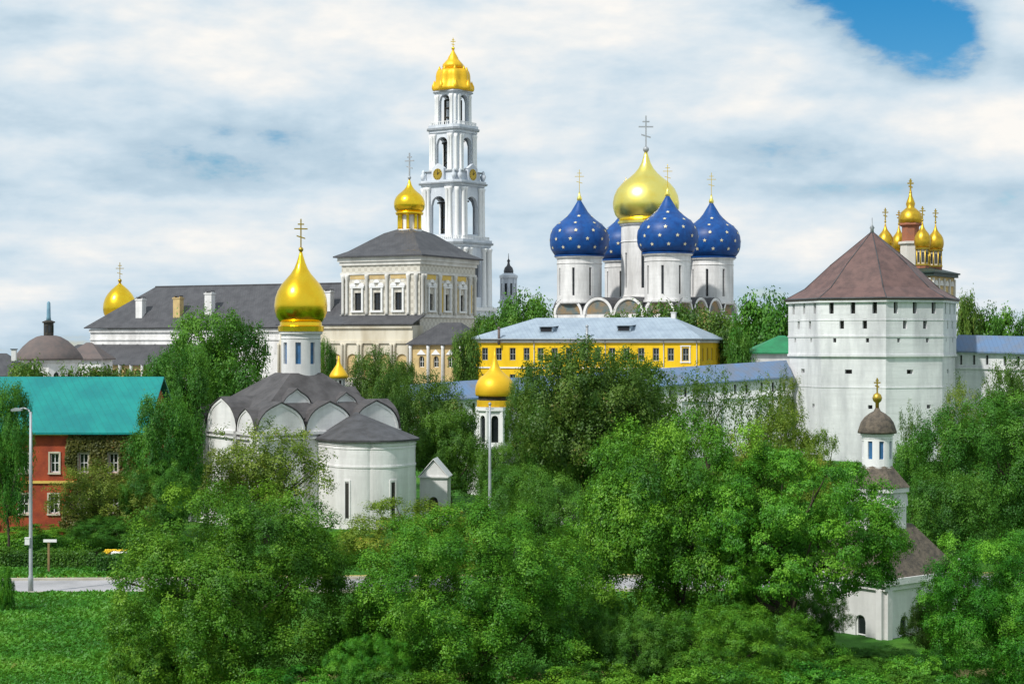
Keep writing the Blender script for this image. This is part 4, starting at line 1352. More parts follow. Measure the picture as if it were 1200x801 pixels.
    mb.add([(*p_, ez - .16) for p_ in eav], [tuple(range(len(eav) - 1, -1, -1))])
    mb.build('apse_roof', 'slate_roof', t)


valley_church()


def cupola_chapel():
    g = -2.5; Z = lambda z: z - g
    p_ = P(397, 400, 168)
    t = thing('small_chapel', 'little white chapel behind the scalloped church, only its small gold cupola showing', 'chapel', (p_.x, 168, g), R(20))
    h = 2.9
    mb = MB(); cs = [(-h, -h), (h, -h), (h, h), (-h, h)]
    for k in range(4):
        ops = [(h, .8, Z(1), 2.4, True)]
        wall(mb, cs[k], cs[(k + 1) % 4], 0, Z(6.4), ops, .3)
        loophole(t, cs[k], cs[(k + 1) % 4], ops[0], .3, 'window', 'glass')
    mb.prism([(-h - .2, -h - .2), (h + .2, -h - .2), (h + .2, h + .2), (-h - .2, h + .2)], Z(6.4), Z(6.8)); mb.build('wall', 'white_plaster', t)
    mb = MB(); mb.prism([(-h - .4, -h - .4), (h + .4, -h - .4), (h + .4, h + .4), (-h - .4, h + .4)], Z(6.8), Z(9.4), 0, .2); mb.build('roof', 'slate_roof', t)
    drum(t, (0, 0), .62, Z(9.2), Z(10.45), 8, 0, .5, pane='dark_opening', zlo=.25, zhi=.85)
    mb = MB(); mb.lathe(onion(.92, 2.2, [(1.0, 0), (1.0, .12), (.9, .2), (.72, .32), (.5, .45), (.3, .58), (.18, .7), (.1, .85), (.04, 1)]), 24, (0, 0, Z(10.45))); mb.build('gold_dome', 'matt_gold', t)


cupola_chapel()


def well_chapel():
    Y = 185; g = -3.0; Z = lambda z: z - g
    p_ = P(580, 400, Y)
    t = thing('well_chapel', 'slim white chapel tower with a bell shaped golden dome among the trees', 'chapel', (p_.x, Y, g))
    r = 2.0
    o = ngon(8, r, R(22.5 - 90 - 45))
    mb = MB()
    L = 2 * r * math.sin(math.pi / 8)
    for k in range(8):
        wall(mb, o[k], o[(k + 1) % 8], Z(1.2), Z(7.0), [(L / 2, .75, Z(3.2), 2.9, True)], .3, 0, True)
        mb.box((o[k][0], o[k][1], Z(4.1)), (.34, .34, 5.8), R(22.5 + 45 * k))
    mb.prism(ngon(8, r + .25, R(22.5)), Z(6.6), Z(7.0)); mb.prism(ngon(8, r + .2, R(22.5)), Z(2.5), Z(2.8))
    mb.build('belfry', 'white_paint', t)
    for k in range(8): loophole(t, o[k], o[(k + 1) % 8], (L / 2, .75, Z(3.2), 2.9, True), .3, 'window', 'glass')
    mb = MB(); mb.prism(ngon(8, 3.2, R(22.5)), 0, Z(.7)); mb.prism(ngon(8, 3.4, R(22.5)), Z(.7), Z(1.0)); mb.prism(ngon(8, 3.4, R(22.5)), Z(1.0), Z(1.9), 1, .62); mb.build('base', ['white_plaster', 'slate_roof'], t)
    mb = MB()
    mb.lathe([(r * .98, 7.02), (r * .98, 7.35), (r * .98, 7.7)], 24, (0, 0, 3), 0, False)
    mb.lathe([(r * .9, 7.7), (r * .9, 8.2)], 24, (0, 0, 3), 1, False)
    mb.lathe([(2.05, 8.15), (2.13, 8.35), (2.15, 8.8), (2.08, 9.3), (1.88, 9.8), (1.55, 10.2), (1.15, 10.5), (.78, 10.85), (.5, 11.3), (.3, 11.8), (.16, 12.4), (.04, 13.3)], 32, (0, 0, 3), 0)
    mb.build('gold_dome', ['matt_gold', 'dark_wood'], t)


well_chapel()


def lantern_chapel():
    Y = 84; g = -2.0; Z = lambda z: z - g
    p_ = P(1028, 400, Y)
    rz = R(38)
    t = thing('lantern_chapel', 'white chapel with a brown shingled roof and slim lantern half hidden by green trees', 'chapel', (p_.x, Y, g), rz)
    h = 2.65
    cs = [(-h, -h), (h, -h), (h, h), (-h, h)]
    mb = MB()
    for k in range(4):
        ops = [(1.45, .62, Z(-.9), 1.9, True), (h * 2 - 1.45, .62, Z(-.9), 1.9, True)]
        wall(mb, cs[k], cs[(k + 1) % 4], 0, Z(2.55), ops, .22)
        for op in ops: window(t, cs[k], cs[(k + 1) % 4], op, .22, 'white_paint', 'glass', (0, 1))
        p0, p1 = Vector(cs[k]), Vector(cs[(k + 1) % 4]); u = (p1 - p0).normalized(); n = Vector((u.y, -u.x))
        for e in (.2, h, 2 * h - .2):
            q = p0 + u * e + n * .08
            mb.box((q.x, q.y, Z(2.3) / 2), (.34, .2, Z(2.3)), math.atan2(u.y, u.x))
        q = (p0 + p1) / 2 + n * .06
        mb.box((q.x, q.y, Z(-1.15)), (2 * h, .16, .2), math.atan2(u.y, u.x))
    mb.prism([(-h - .15, -h - .15), (h + .15, -h - .15), (h + .15, h + .15), (-h - .15, h + .15)], Z(2.3), Z(2.55)); mb.prism([(-h - .32, -h - .32), (h + .32, -h - .32), (h + .32, h + .32), (-h - .32, h + .32)], Z(2.56), Z(2.86))
    mb.build('wall', 'white_plaster', t)
    for x, y in cs:
        m2 = MB(); x *= 1.06; y *= 1.06
        m2.lathe([(.12, 0), (.12, .1), (.07, .16), (.07, .42), (.12, .5), (.03, .62)], 10, (x, y, Z(2.86))); m2.build('pinnacle', 'white_paint', t)
    mb = MB(); mb.prism([(-h - .2, -h - .2), (h + .2, -h - .2), (h + .2, h + .2), (-h - .2, h + .2)], Z(2.86), Z(5.1), 0, .42); mb.build('roof', 'shingle_roof', t)
    mb = MB(); mb.prism(ngon(8, 1.45, R(22.5)), Z(4.6), Z(6.7)); mb.prism(ngon(8, 1.6, R(22.5)), Z(6.7), Z(6.92))
    for k in range(8):
        a = k * math.pi / 4; u = (-math.sin(a), math.cos(a)); rr = 1.45 * math.cos(math.pi / 8)
        mb.slab(half_disc(.42, 8, ogee=.3), (math.cos(a) * (rr + .1), math.sin(a) * (rr + .1), Z(6.0)), u, (-math.cos(a) * .099, -math.sin(a) * .099))
    mb.build('upper_stage', 'white_plaster', t)
    mb = MB(); mb.prism(ngon(8, 1.65, R(22.5)), Z(6.93), Z(8.0), 0, .42); mb.build('upper_roof', 'shingle_roof', t)
    drum(t, (0, 0), .74, Z(7.75), Z(9.5), 8, R(12), .42, m='white_paint', pane='blue_glass', zlo=.30, zhi=.80)
    mb = MB(); mb.lathe([(.80, 9.5), (.95, 9.52), (.95, 9.6), (.90, 9.75), (.80, 10.05), (.62, 10.3), (.4, 10.48), (.18, 10.6), (.10, 10.75)], 24, (0, 0, 2)); mb.build('cap_dome', 'shingle_roof', t)
    mb = MB(); mb.lathe([(.09, 10.7), (.09, 11.0), (.2, 11.1), (.24, 11.25), (.18, 11.42), (.06, 11.5)], 14, (0, 0, 2)); mb.build('ball', 'dull_gold', t)
    c = cross_mb(.78, t=.035).build('cross', 'dull_gold', t); c.location = (0, 0, Z(11.45)); c.rotation_euler = (0, 0, -rz)


lantern_chapel()


# ------------------------------------------------------------------ distant small buildings
def far_gold_church():
    Y = 440; g = 6; Z = lambda z: z - g
    p_ = P(140.5, 400, Y)
    t = thing('domed_church', 'white church far behind the long grey roof, showing only its gold dome', 'church', (p_.x, Y, g), R(20))
    h = 6.5; cs = [(-h, -h), (h, -h), (h, h), (-h, h)]
    mb = MB()
    for k in range(4):
        ops = [(3.2, 1, 4, 3, True), (9.8, 1, 4, 3, True)]
        wall(mb, cs[k], cs[(k + 1) % 4], 0, 9, ops, .4)
        for op in ops: loophole(t, cs[k], cs[(k + 1) % 4], op, .4, 'window', 'glass')
    mb.build('wall', 'white_plaster', t)
    mb = MB(); mb.prism([(-h - .5, -h - .5), (h + .5, -h - .5), (h + .5, h + .5), (-h - .5, h + .5)], 9, 10.5, 0, .4); mb.build('roof', 'slate_roof', t)
    drum(t, (0, 0), 3.3, 9.5, Z(20.2), 8, 0, .2)
    mb = MB(); mb.lathe(onion(4.3, 9.2, [(.82, 0), (.95, .12), (1, .26), (.97, .4), (.88, .54), (.72, .67), (.5, .79), (.28, .88), (.12, .94), (.05, 1)]), 32, (0, 0, Z(20.2))); mb.build('gold_dome', 'gold', t)
    c = cross_mb(5.2, t=.08, ball=.5).build('cross', 'dull_gold', t); c.location = (0, 0, Z(29.3)); c.rotation_euler = (0, 0, R(-20))


far_gold_church()


def far_pavilion():
    Y = 290; g = 2; Z = lambda z: z - g
    p_ = P(57, 400, Y)
    t = thing('round_pavilion', 'round white pavilion under a dark grey domed roof with a slim blue spire', 'building', (p_.x, Y, g))
    mb = MB()
    o = ngon(12, 5.0, R(15))
    for k in range(12):
        L = 2 * 5.0 * math.sin(math.pi / 12)
        op = (L / 2, .9, Z(6.5), 2.4, True)
        wall(mb, o[k], o[(k + 1) % 12], 0, Z(10.6), [op], .3)
        loophole(t, o[k], o[(k + 1) % 12], op, .3, 'window', 'glass')
    mb.prism(ngon(24, 5.3), Z(10.6), Z(11.1)); mb.build('wall', 'white_plaster', t)
    mb = MB(); mb.lathe([(5.7, 11.0), (5.7, 11.25), (5.2, 12.1), (4.3, 13.2), (3.2, 14.2), (2.0, 14.9), (1.2, 15.1)], 32, (0, 0, -g)); mb.build('roof', 'rust_roof', t, )
    mb = MB(); mb.lathe([(.85, 15.0), (.85, 17.2), (1.1, 17.25), (1.1, 17.45), (.4, 17.7)], 8, (0, 0, -g), 0, False)
    la = mb.build('lantern', 'dark_wood', t)
    for k in range(8):
        a = (k + .5) * math.pi / 4
        w = MB(); w.box((.79 * math.cos(a), .79 * math.sin(a), Z(16.2)), (.06, .34, 1.2), a); w.build('pane', 'glass', la)
    mb = MB(); mb.lathe([(.45, 17.6), (.36, 18.2), (.30, 20.6), (.12, 20.9)], 12, (0, 0, -g)); mb.build('spire', 'spire_blue', t)


far_pavilion()


def outbuilding(px0, px1, Y, ze, zr, roof, wallm, label, D=9.0, rz=0.0, chim=None, gap=1.6):
    a, b = P(px0, 400, Y), P(px1, 400, Y)
    g = ground(a.x, Y) - .5
    t = thing('outbuilding', label, 'building', (a.x, Y, g), rz, 'low outbuildings by the pavilion')
    W = b.x - a.x
    ze -= g; zr -= g
    n = max(2, int(W / 3.2))
    ops = [(W * (i + .5) / n, .9, ze - 3.0, 1.5, False) for i in range(n)]
    mb = MB(); wall(mb, (0, 0), (W, 0), 0, ze, ops, .25); wall(mb, (W, 0), (W, D), 0, ze); wall(mb, (W, D), (0, D), 0, ze); wall(mb, (0, D), (0, 0), 0, ze); mb.build('wall', wallm, t)
    for op in ops: window(t, (0, 0), (W, 0), op, .25)
    mb = MB(); hip_roof(mb, 0, W, 0, D, ze + .2, zr, .5, min(4, W / 2)); mb.build('roof', roof, t)
    if chim is not None:
        mb = MB(); mb.box((chim, D * .3, zr - .3), (.7, .7, 1.8)); mb.box((chim, D * .3, zr + .66), (.95, .95, .12), mi=1); mb.build('chimney', ['white_plaster', 'black'], t)


outbuilding(-70, 24, 268, 8.5, 12.2, 'dark_roof', 'tan_plaster', 'low building with a dark grey roof and white chimney left of the round pavilion', chim=10.8)
outbuilding(76, 118, 305, 10.8, 13.9, 'rust_roof', 'white_plaster', 'low house with a rusty brown roof between the round pavilion and long hall')


def far_turret():
    Y = 520; g = 6; Z = lambda z: z - g
    p_ = P(596, 400, Y)
    t = thing('turret', 'slender pale turret far off between the bell tower and the blue domes', 'turret', (p_.x, Y, g))
    mb = MB(); mb.lathe([(2.5, 0), (2.5, Z(26)), (2.9, Z(26.2)), (2.9, Z(26.8)), (2.3, Z(27)), (2.3, Z(33.2)), (2.8, Z(33.5)), (2.8, Z(34.2)), (1.4, Z(35))], 8, (0, 0, 0), 0, False)
    for k in range(8):
        a = k * math.pi / 4
        mb.tube((2.35 * math.cos(a), 2.35 * math.sin(a), Z(27)), (2.35 * math.cos(a), 2.35 * math.sin(a), Z(33.3)), .25)
    w = mb.build('shaft', 'tower_plaster', t)
    for k in range(8):
        a = (k + .5) * math.pi / 4
        m2 = MB(); m2.box((2.13 * math.cos(a), 2.13 * math.sin(a), Z(30)), (.1, .7, 3.6), a); m2.build('pane', 'glass', w)
    mb = MB(); mb.lathe([(1.4, 34.9), (1.5, 35.6), (1.2, 36.6), (.5, 37.3), (.3, 38.2), (.5, 38.7), (.12, 39.3), (.05, 41)], 16, (0, 0, -g)); mb.build('cap', 'dark_roof', t)


far_turret()


# ------------------------------------------------------------------ red house on the left
def red_house():
    Y = 125; g = -1.3; Z = lambda z: z - g
    a, b = P(-150, 400, Y), P(168, 400, Y)
    t = thing('red_house', 'red brick house with a turquoise metal roof and white framed windows', 'house', (a.x, Y, g))
    W = b.x - a.x; D = 11.0
    mb = MB()
    px = lambda q: (q + 150) / FPX * Y
    ops = [(px(q), .66, Z(4.45), 1.4, False) for q in (-112, -78, -42, -8, 28, 64, 98, 133)] + [(px(q), .70, Z(1.45), 1.4, False) for q in (-112, -78, -42, -8, 28, 63, 98, 133)]
    wall(mb, (0, 0), (W, 0), 0, Z(7.45), ops, .25); wall(mb, (W, 0), (W, D), 0, Z(7.45)); wall(mb, (W, D), (0, D), 0, Z(7.45)); wall(mb, (0, D), (0, 0), 0, Z(7.45))
    for x in (0, W):
        mb.slab([(0, 0), (D, 0), (D / 2, 3.3)], (x, 0, Z(7.45)), (0, 1), (.3 if x == 0 else -.3, 0))
    mb.box((W / 2, -.06, Z(3.75)), (W, .12, .18), mi=1); mb.box((W / 2, -.1, Z(7.3)), (W, .22, .28), mi=1)
    mb.build('wall', ['brick_red', 'ochre_trim'], t)
    for op in ops:
        window(t, (0, 0), (W, 0), op, .25, 'white_paint', 'glass', (1, 1), fw=.075)
    for uc, w, zb, h, _ in ops:
        mb = MB()
        for e in (-1, 1): mb.box((uc + e * (w / 2 + .06), -.035, zb + h / 2), (.11, .07, h + .24))
        mb.box((uc, -.045, zb + h + .07), (w + .02, .09, .12)); mb.box((uc, -.06, zb - .07), (w + .28, .12, .11))
        mb.build('window_surround', 'warm_stone', t)
    mb = MB()
    v = [(-.4, -.6, Z(7.4)), (W + .4, -.6, Z(7.4)), (W + .4, D / 2, Z(11.35)), (-.4, D / 2, Z(11.35)), (W + .4, D + .6, Z(7.4)), (-.4, D + .6, Z(7.4))]
    mb.add(v, [(0, 1, 2, 3), (3, 2, 4, 5)])
    v2 = [(x, y, z - .14) for x, y, z in v]
    mb.add(v + v2, [(6, 7, 1, 0), (7, 8, 2, 1), (8, 10, 4, 2), (10, 11, 5, 4), (11, 9, 3, 5), (9, 6, 0, 3), (9, 8, 7, 6), (11, 10, 8, 9)])
    mb.build('roof', 'teal_roof', t)
    return a.x, W, g, ops


rh = red_house()


# ------------------------------------------------------------------ street furniture
def street_lamp(px, Y, ztop, label, arm=-1, box=False, group='street lamps'):
    x = (px - 600) / FPX * Y
    g = ground(x, Y)
    H = ztop - g
    t = thing('street_lamp', label, 'street lamp', (x, Y, g), 0, group)
    mb = MB(); mb.lathe([(.15, 0), (.15, .9), (.105, 1.0), (.092, H * .6), (.07, H)], 12); mb.lathe([(.26, 0), (.26, .08), (.17, .1)], 12); mb.build('pole', 'galvanised', t)
    mb = MB()
    pts = [(0, H - .1), (.12 * arm, H + .12), (.38 * arm, H + .22), (.62 * arm, H + .16)]
    for a, b in zip(pts, pts[1:]): mb.tube((a[0], 0, a[1]), (b[0], 0, b[1]), .045, None, 8)
    mb.build('arm', 'galvanised', t)
    mb = MB(); mb.slab([(-.30, -.05), (.30, -.02), (.27, .09), (-.1, .13), (-.30, .05)], (.78 * arm, -.11, H + .1), (1, 0), (0, .22)); l = mb.build('lamp_head', 'grey_metal', t)
    mb = MB(); mb.slab([(-.24, -.075), (.22, -.05), (.2, -.03), (-.24, -.05)], (.78 * arm, -.08, H + .1), (1, 0), (0, .16)); mb.build('lens', 'white_paint', l)
    if box:
        mb = MB(); mb.box((-.14, -.14, 2.9), (.26, .2, .36)); mb.box((-.14, -.14, 3.1), (.3, .24, .05)); mb.build('meter_box', 'white_paint', t)


street_lamp(36, 95.2, 10.1, 'tall grey street lamp at the roadside in front of the red house', -1, True)


def bare_pole():
    Y = 112; x = (574 - 600) / FPX * Y; g = ground(x, Y); H = CAM_Z + (400.5 - 474) / FPX * Y - g
    t = thing('utility_pole', 'thin bare grey pole rising from bushes before the small golden dome', 'pole', (x, Y, g))
    mb = MB(); mb.lathe([(.13, 0), (.12, 1.0), (.09, H * .6), (.065, H)], 12); mb.build('shaft', 'galvanised', t)
    mb = MB(); mb.lathe([(.10, 0), (.11, .06), (.05, .16)], 10, (0, 0, H)); mb.tube((-.28, 0, H - .25), (.28, 0, H - .25), .03); mb.build('cap', 'grey_metal', t)


bare_pole()


def sign_post():
    x, Y = (55 - 600) / FPX * 103, 103.4
    t = thing('sign_post', 'wooden post with a white crosspiece on the verge beside the street lamp', 'sign', (x, Y, 0))
    mb = MB(); mb.box((0, 0, .95), (.12, .12, 1.9)); mb.box((0, 0, 1.93), (.15, .15, .05)); mb.build('post', 'wood', t)
    mb = MB(); mb.box((.1, -.08, 1.98), (.80, .05, .17)); mb.build('sign_board', 'white_paint', t)


sign_post()


def low_wall():
    Y = 150; x0 = (630 - 600) / FPX * Y; x1 = (722 - 600) / FPX * Y
    g = ground(0, Y) - .2
    t = thing('low_wall', 'low white plastered wall glimpsed between trunks below the centre trees', 'wall', (x0, Y, g))
    L = x1 - x0
    mb = MB(); mb.box((L / 2, 0, .6), (L, .3, 1.2)); mb.build('panel', 'white_plaster', t)
    mb = MB(); mb.prism([(-.1, -.25), (L + .1, -.25), (L + .1, .25), (-.1, .25)], 1.2, 1.3); mb.build('coping', 'concrete', t)
    for i in range(4):
        mb = MB(); mb.box((L * i / 3, 0, .72), (.5, .5, 1.44)); mb.prism([(L * i / 3 - .32, -.32), (L * i / 3 + .32, -.32), (L * i / 3 + .32, .32), (L * i / 3 - .32, .32)], 1.44, 1.66, 0, .3, (L * i / 3, 0)); mb.build('pier', 'white_plaster', t)


low_wall()


def white_gatehouse():
    Y = 150; p_ = P(508, 400, Y); g = -2.2; Z = lambda z: z - g
    t = thing('gatehouse', 'narrow white gabled gatehouse beside the round apse, half sunk in bushes', 'gatehouse', (p_.x, Y, g), R(-6))
    w = 1.22
    mb = MB()
    wall(mb, (-w, 0), (w, 0), 0, Z(2.2), [(w, .8, .2, 2.4, True)], .4)
    wall(mb, (w, 0), (w, 2.2), 0, Z(2.2)); wall(mb, (w, 2.2), (-w, 2.2), 0, Z(2.2)); wall(mb, (-w, 2.2), (-w, 0), 0, Z(2.2))
    mb.slab([(-w, 0), (w, 0), (0, 1.35)], (0, 0, Z(2.2)), (1, 0), (0, .3)); mb.slab([(-w, 0), (w, 0), (0, 1.35)], (0, 1.9, Z(2.2)), (1, 0), (0, .3))
    mb.box((0, -.08, Z(2.15)), (2 * w + .2, .2, .14)); mb.build('wall', 'white_plaster', t)
    mb = MB()
    for s_ in (-1, 1):
        v = [(s_ * (w + .15), -.15, Z(2.1)), (0, -.15, Z(3.68)), (0, 2.35, Z(3.68)), (s_ * (w + .15), 2.35, Z(2.1))]
        mb.add(v + [(a, b, c + .08) for a, b, c in v], [(0, 1, 2, 3), (7, 6, 5, 4), (0, 4, 5, 1), (3, 2, 6, 7), (0, 3, 7, 4)])
    mb.build('roof', 'white_paint', t)
    mb = MB(); mb.box((0, .3, .2 + 1.2), (.8, .06, 2.4)); mb.build('door', 'dark_wood', t)


white_gatehouse()


# ------------------------------------------------------------------ foliage
def leaf_mesh(name, pos, nrm, size, tint, material, rng, aspect=.62, droop=0.0, zdiv=1.0):
    """many small folded leaf blades as one mesh; pos/nrm (n,3), size (n,), tint (n,)"""
    n = len(pos)
    nrm = nrm / (np.linalg.norm(nrm, axis=1, keepdims=True) + 1e-9)
    ref = rng.normal(size=(n, 3)); ref[:, 2] -= droop
    a = np.cross(nrm, ref); a /= (np.linalg.norm(a, axis=1, keepdims=True) + 1e-9)
    b = np.cross(nrm, a)
    s = size[:, None]
    V = np.empty((n, 4, 3), np.float32)
    V[:, 0] = pos - b * s
    V[:, 1] = pos + a * s * aspect + nrm * s * .18
    V[:, 2] = pos + b * s
    V[:, 3] = pos - a * s * aspect + nrm * s * .18
    if zdiv != 1.0: V[:, :, 2] = pos[:, None, 2] + (V[:, :, 2] - pos[:, None, 2]) / zdiv
    me = bpy.data.meshes.new(name)
    me.vertices.add(n * 4); me.loops.add(n * 4); me.polygons.add(n)
    me.vertices.foreach_set('co', V.ravel())
    me.loops.foreach_set('vertex_index', np.arange(n * 4, dtype=np.int32))
    me.polygons.foreach_set('loop_start', np.arange(0, n * 4, 4, dtype=np.int32))
    me.polygons.foreach_set('loop_total', np.full(n, 4, np.int32))
    at = me.attributes.new('tint', 'FLOAT', 'POINT')
    at.data.foreach_set('value', np.repeat(np.clip(tint, 0, 1), 4).astype(np.float32))
    me.materials.append(M[material])
    me.update()
    return me


def crown_shape(kind, d):
    """radius multiplier by direction d (n,3) for each habit"""
    z = d[:, 2]
    if kind == 'broad':                       # full shouldered dome
        h = np.sqrt(1 - z * z)
        return (h ** 2.7 + np.abs(z) ** 2.7) ** (-1 / 2.7)
    if kind == 'oval': return 1 - .12 * np.abs(z)
    if kind == 'cone': return 1 - .35 * np.clip(z, 0, 1)
    return np.ones(len(d))


def make_tree(name, seed, kind='broad', nclump=110, nleaf=30000, leaf=.030, rc=(.16, .30), zc=.56, rz=.44, material='leaf_bright', shell=(.55, .92), fill=.25, trunk_r=.045, limbs=9, ragged=.13, mix_up=.45, tuft=20, asp=1.8):
    """unit tree: crown radius 1, height 1, foot at the origin -> (trunk mesh, crown mesh)"""
    rng = np.random.default_rng(seed)
    # clump centres: jittered spiral over the crown plus some inside it
    k = np.arange(nclump)
    zz = 1 - 2 * (k + .5) / nclump
    ph = k * 2.39996 + rng.normal(size=nclump) * .35
    zz = np.clip(zz + rng.normal(size=nclump) * .10, -1, 1)
    d = np.stack([np.sqrt(1 - zz ** 2) * np.cos(ph), np.sqrt(1 - zz ** 2) * np.sin(ph), zz], 1)
    # slow lumps make the outline uneven
    w = rng.normal(size=(6, 3)) * 2.0; pz = rng.uniform(0, 6.28, 6)
    lump = 1 + ragged * np.sin(d @ w.T + pz).sum(1) / 3.4
    rad = rng.uniform(shell[0], shell[1], nclump)
    inside = rng.random(nclump) < fill
    rad[inside] *= rng.uniform(.25, .8, inside.sum())
    cr = rng.uniform(rc[0], rc[1], nclump) * (1.1 - .3 * (rad > .8))
    cen = d * (rad * lump * crown_shape(kind, d))[:, None]
    keep = cen[:, 2] > -.86
    cen, d, cr = cen[keep], d[keep], cr[keep]
    nc = len(cen)
    wts = cr ** 2; wts /= wts.sum()
    nt_ = max(60, nleaf // tuft)                                   # twigs: small tufts of leaves on each clump
    idx = rng.choice(nc, nt_, p=wts)
    q = rng.normal(size=(nt_, 3)); q[:, 2] += mix_up; q += d[idx] * .75
    q /= np.linalg.norm(q, axis=1, keepdims=True)
    rr = cr[idx] * (1 - .55 * rng.random(nt_) ** 1.6) * rng.normal(1, .12, nt_)
    tc_ = cen[idx] + q * rr[:, None] * np.array([1.05, 1.05, 1.2])
    ctint = rng.normal(.5, .15, nc)
    ttint = ctint[idx] + rng.normal(0, .09, nt_)
    j = rng.integers(0, nt_, nleaf)
    tr = leaf * 2.6
    pos = tc_[j] + rng.normal(size=(nleaf, 3)) * tr * np.array([.75, .75, .95])
    nrm = q[j] * 1.15 + rng.normal(size=(nleaf, 3)) * .36 + np.array([0, 0, .30])
    tint = ttint[j] + rng.normal(0, .075, nleaf)
    pos = pos * np.array([1, 1, rz]) + np.array([0, 0, zc])
    sr = 1.0 / np.percentile(np.hypot(pos[:, 0], pos[:, 1]), 97.0); sz = 1.0 / np.percentile(pos[:, 2], 98.6)   # fill the unit size
    pos *= np.array([sr, sr, sz]); cen = cen * np.array([sr, sr, 1.0])
    pos[:, 2] = np.maximum(pos[:, 2], .01)
    size = leaf * rng.uniform(.65, 1.3, nleaf)
    crown = leaf_mesh('crown', pos, nrm, size, tint, material, rng, zdiv=asp)
    # trunk and limbs
    mb = MB()
    p0 = Vector((0, 0, -.03)); pts = [p0]
    top = zc + rz * .15
    for i in range(1, 6):
        pts.append(Vector((rng.normal() * .02 * i, rng.normal() * .02 * i, top * i / 5)))
    for i in range(5):
        mb.tube(pts[i], pts[i + 1], trunk_r * (1.25 - .2 * i), trunk_r * (1.05 - .2 * i), 8, cap=False)
    order = rng.permutation(nc)[:limbs * 3]
    done = 0
    for j in order:
        e = Vector((cen[j][0], cen[j][1], cen[j][2] * rz + zc))
        if e.z < zc - rz * .5 or done >= limbs: continue
        done += 1
        i = int(rng.integers(2, 5)); s0 = pts[i]
        mid = s0.lerp(e, .5) + Vector((0, 0, -.03)) + Vector(rng.normal(size=3) * .03)
        r0 = trunk_r * .45
        mb.tube(s0, mid, r0, r0 * .6, 6, cap=False); mb.tube(mid, e, r0 * .6, r0 * .15, 5, cap=False)
    me = bpy.data.meshes.new('trunk'); me.from_pydata(mb.v, [], mb.f); me.materials.append(M['bark'])
    me.polygons.foreach_set('use_smooth', [True] * len(mb.f)); me.update()
    return me, crown


T = {}
T['big_a'] = make_tree('a', 11, 'broad', 250, 200000, .0102, (.10, .18), .50, .50, 'leaf_bright', fill=.24, shell=(.70, .96), ragged=.10)
T['canopy'] = make_tree('a2', 15, 'broad', 210, 150000, .0102, (.10, .19), .69, .31, 'leaf_bright', fill=.15, shell=(.68, .96), limbs=16, ragged=.12)
T['big_b'] = make_tree('b', 23, 'broad', 240, 190000, .0102, (.10, .19), .50, .50, 'leaf_bright', fill=.24, ragged=.14, shell=(.68, .96))
T['big_c'] = make_tree('c', 37, 'oval', 170, 110000, .0120, (.10, .20), .52, .48, 'leaf_deep', fill=.2, ragged=.16, shell=(.62, .95))
T['mid_a'] = make_tree('d', 41, 'oval', 130, 52000, .0170, (.11, .24), .56, .44, 'leaf_mid', fill=.3, ragged=.16, shell=(.5, .98), tuft=16)
T['mid_b'] = make_tree('e', 53, 'broad', 120, 46000, .0180, (.12, .25), .56, .44, 'leaf_deep', fill=.3, ragged=.18, tuft=16)
T['open_a'] = make_tree('f', 61, 'oval', 100, 17000, .0180, (.10, .22), .56, .44, 'leaf_olive', fill=.3, ragged=.2, shell=(.45, 1.0), limbs=16, tuft=14)
T['open_b'] = make_tree('g', 67, 'cone', 90, 5600, .0210, (.10, .20), .57, .43, 'leaf_mid', fill=.3, ragged=.22, shell=(.4, 1.05), limbs=18, tuft=12)
T['gold_a'] = make_tree('h', 71, 'broad', 110, 48000, .0160, (.12, .24), .54, .46, 'leaf_yellow', fill=.3, ragged=.18)
T['far_a'] = make_tree('i', 83, 'broad', 70, 12000, .036, (.16, .30), .55, .45, 'leaf_deep', fill=.3, tuft=10, asp=1.4)
T['far_b'] = make_tree('j', 89, 'oval', 60, 10000, .038, (.15, .28), .55, .45, 'leaf_mid', fill=.3, tuft=10, asp=1.4)
T['shrub'] = make_tree('k', 97, 'broad', 110, 50000, .0180, (.13, .28), .48, .50, 'leaf_bright', fill=.3, trunk_r=.03, asp=1.0)


def tree(px, ytop, Y, wpx, proto, label, group, rot=None, cat='tree', name='tree', depth=None, dz=0.0):
    """a tree whose crown is wpx photo pixels wide and whose top stands at photo row ytop"""
    x = (px - 600) / FPX * Y
    g = ground(x, Y) + dz
    H = CAM_Z + (400.5 - ytop) / FPX * Y - g
    w = wpx / FPX * Y / 2
    t = thing(name, label, cat, (x, Y, g), random.uniform(0, 6.28) if rot is None else rot, group)
    t.scale = (w, w if depth is None else depth, H)
    tm, cm = T[proto]
    link('trunk', tm, t); link('crown', cm, t)
    return t


FG, MG, BG = 'broadleaf trees on the near slope', 'trees around the churches and walls', 'trees inside the monastery'
# near slope, right in front of us
tree(281, 582, 66, 284, 'big_a', 'big round bright green tree in front of the white scalloped church', FG, 1.0)
tree(565, 603, 66, 278, 'big_b', 'wide bright green tree in the middle foreground below the golden bell dome', FG, .4)
tree(795, 502, 73, 262, 'big_a', 'tall broad bright green tree right of centre, before the long fortress wall', FG, 4.1)
tree(926, 536, 70, 250, 'canopy', 'broad green tree leaning over the white lantern chapel on its left', FG, 5.0)
tree(635, 565, 86, 150, 'big_c', 'rounded green tree behind the middle foreground tree, under the lamp pole', FG, 1.9)
tree(1182, 634, 68, 210, 'big_a', 'dense green tree filling the lower right corner', FG, 2.6)
tree(1170, 470, 108, 190, 'big_c', 'high dark green tree on the right in front of the fortress wall', FG, 1.3)
tree(1112, 560, 96, 110, 'mid_b', 'narrow dark tree standing right behind the lantern chapel roof', FG, 4.4)
tree(690, 786, 62, 180, 'shrub', 'low bright bush on the bottom edge beside the earth path', FG, 3.0)
tree(480, 786, 62, 150, 'shrub', 'low leafy bush on the bottom edge left of the earth path', FG, 5.2)
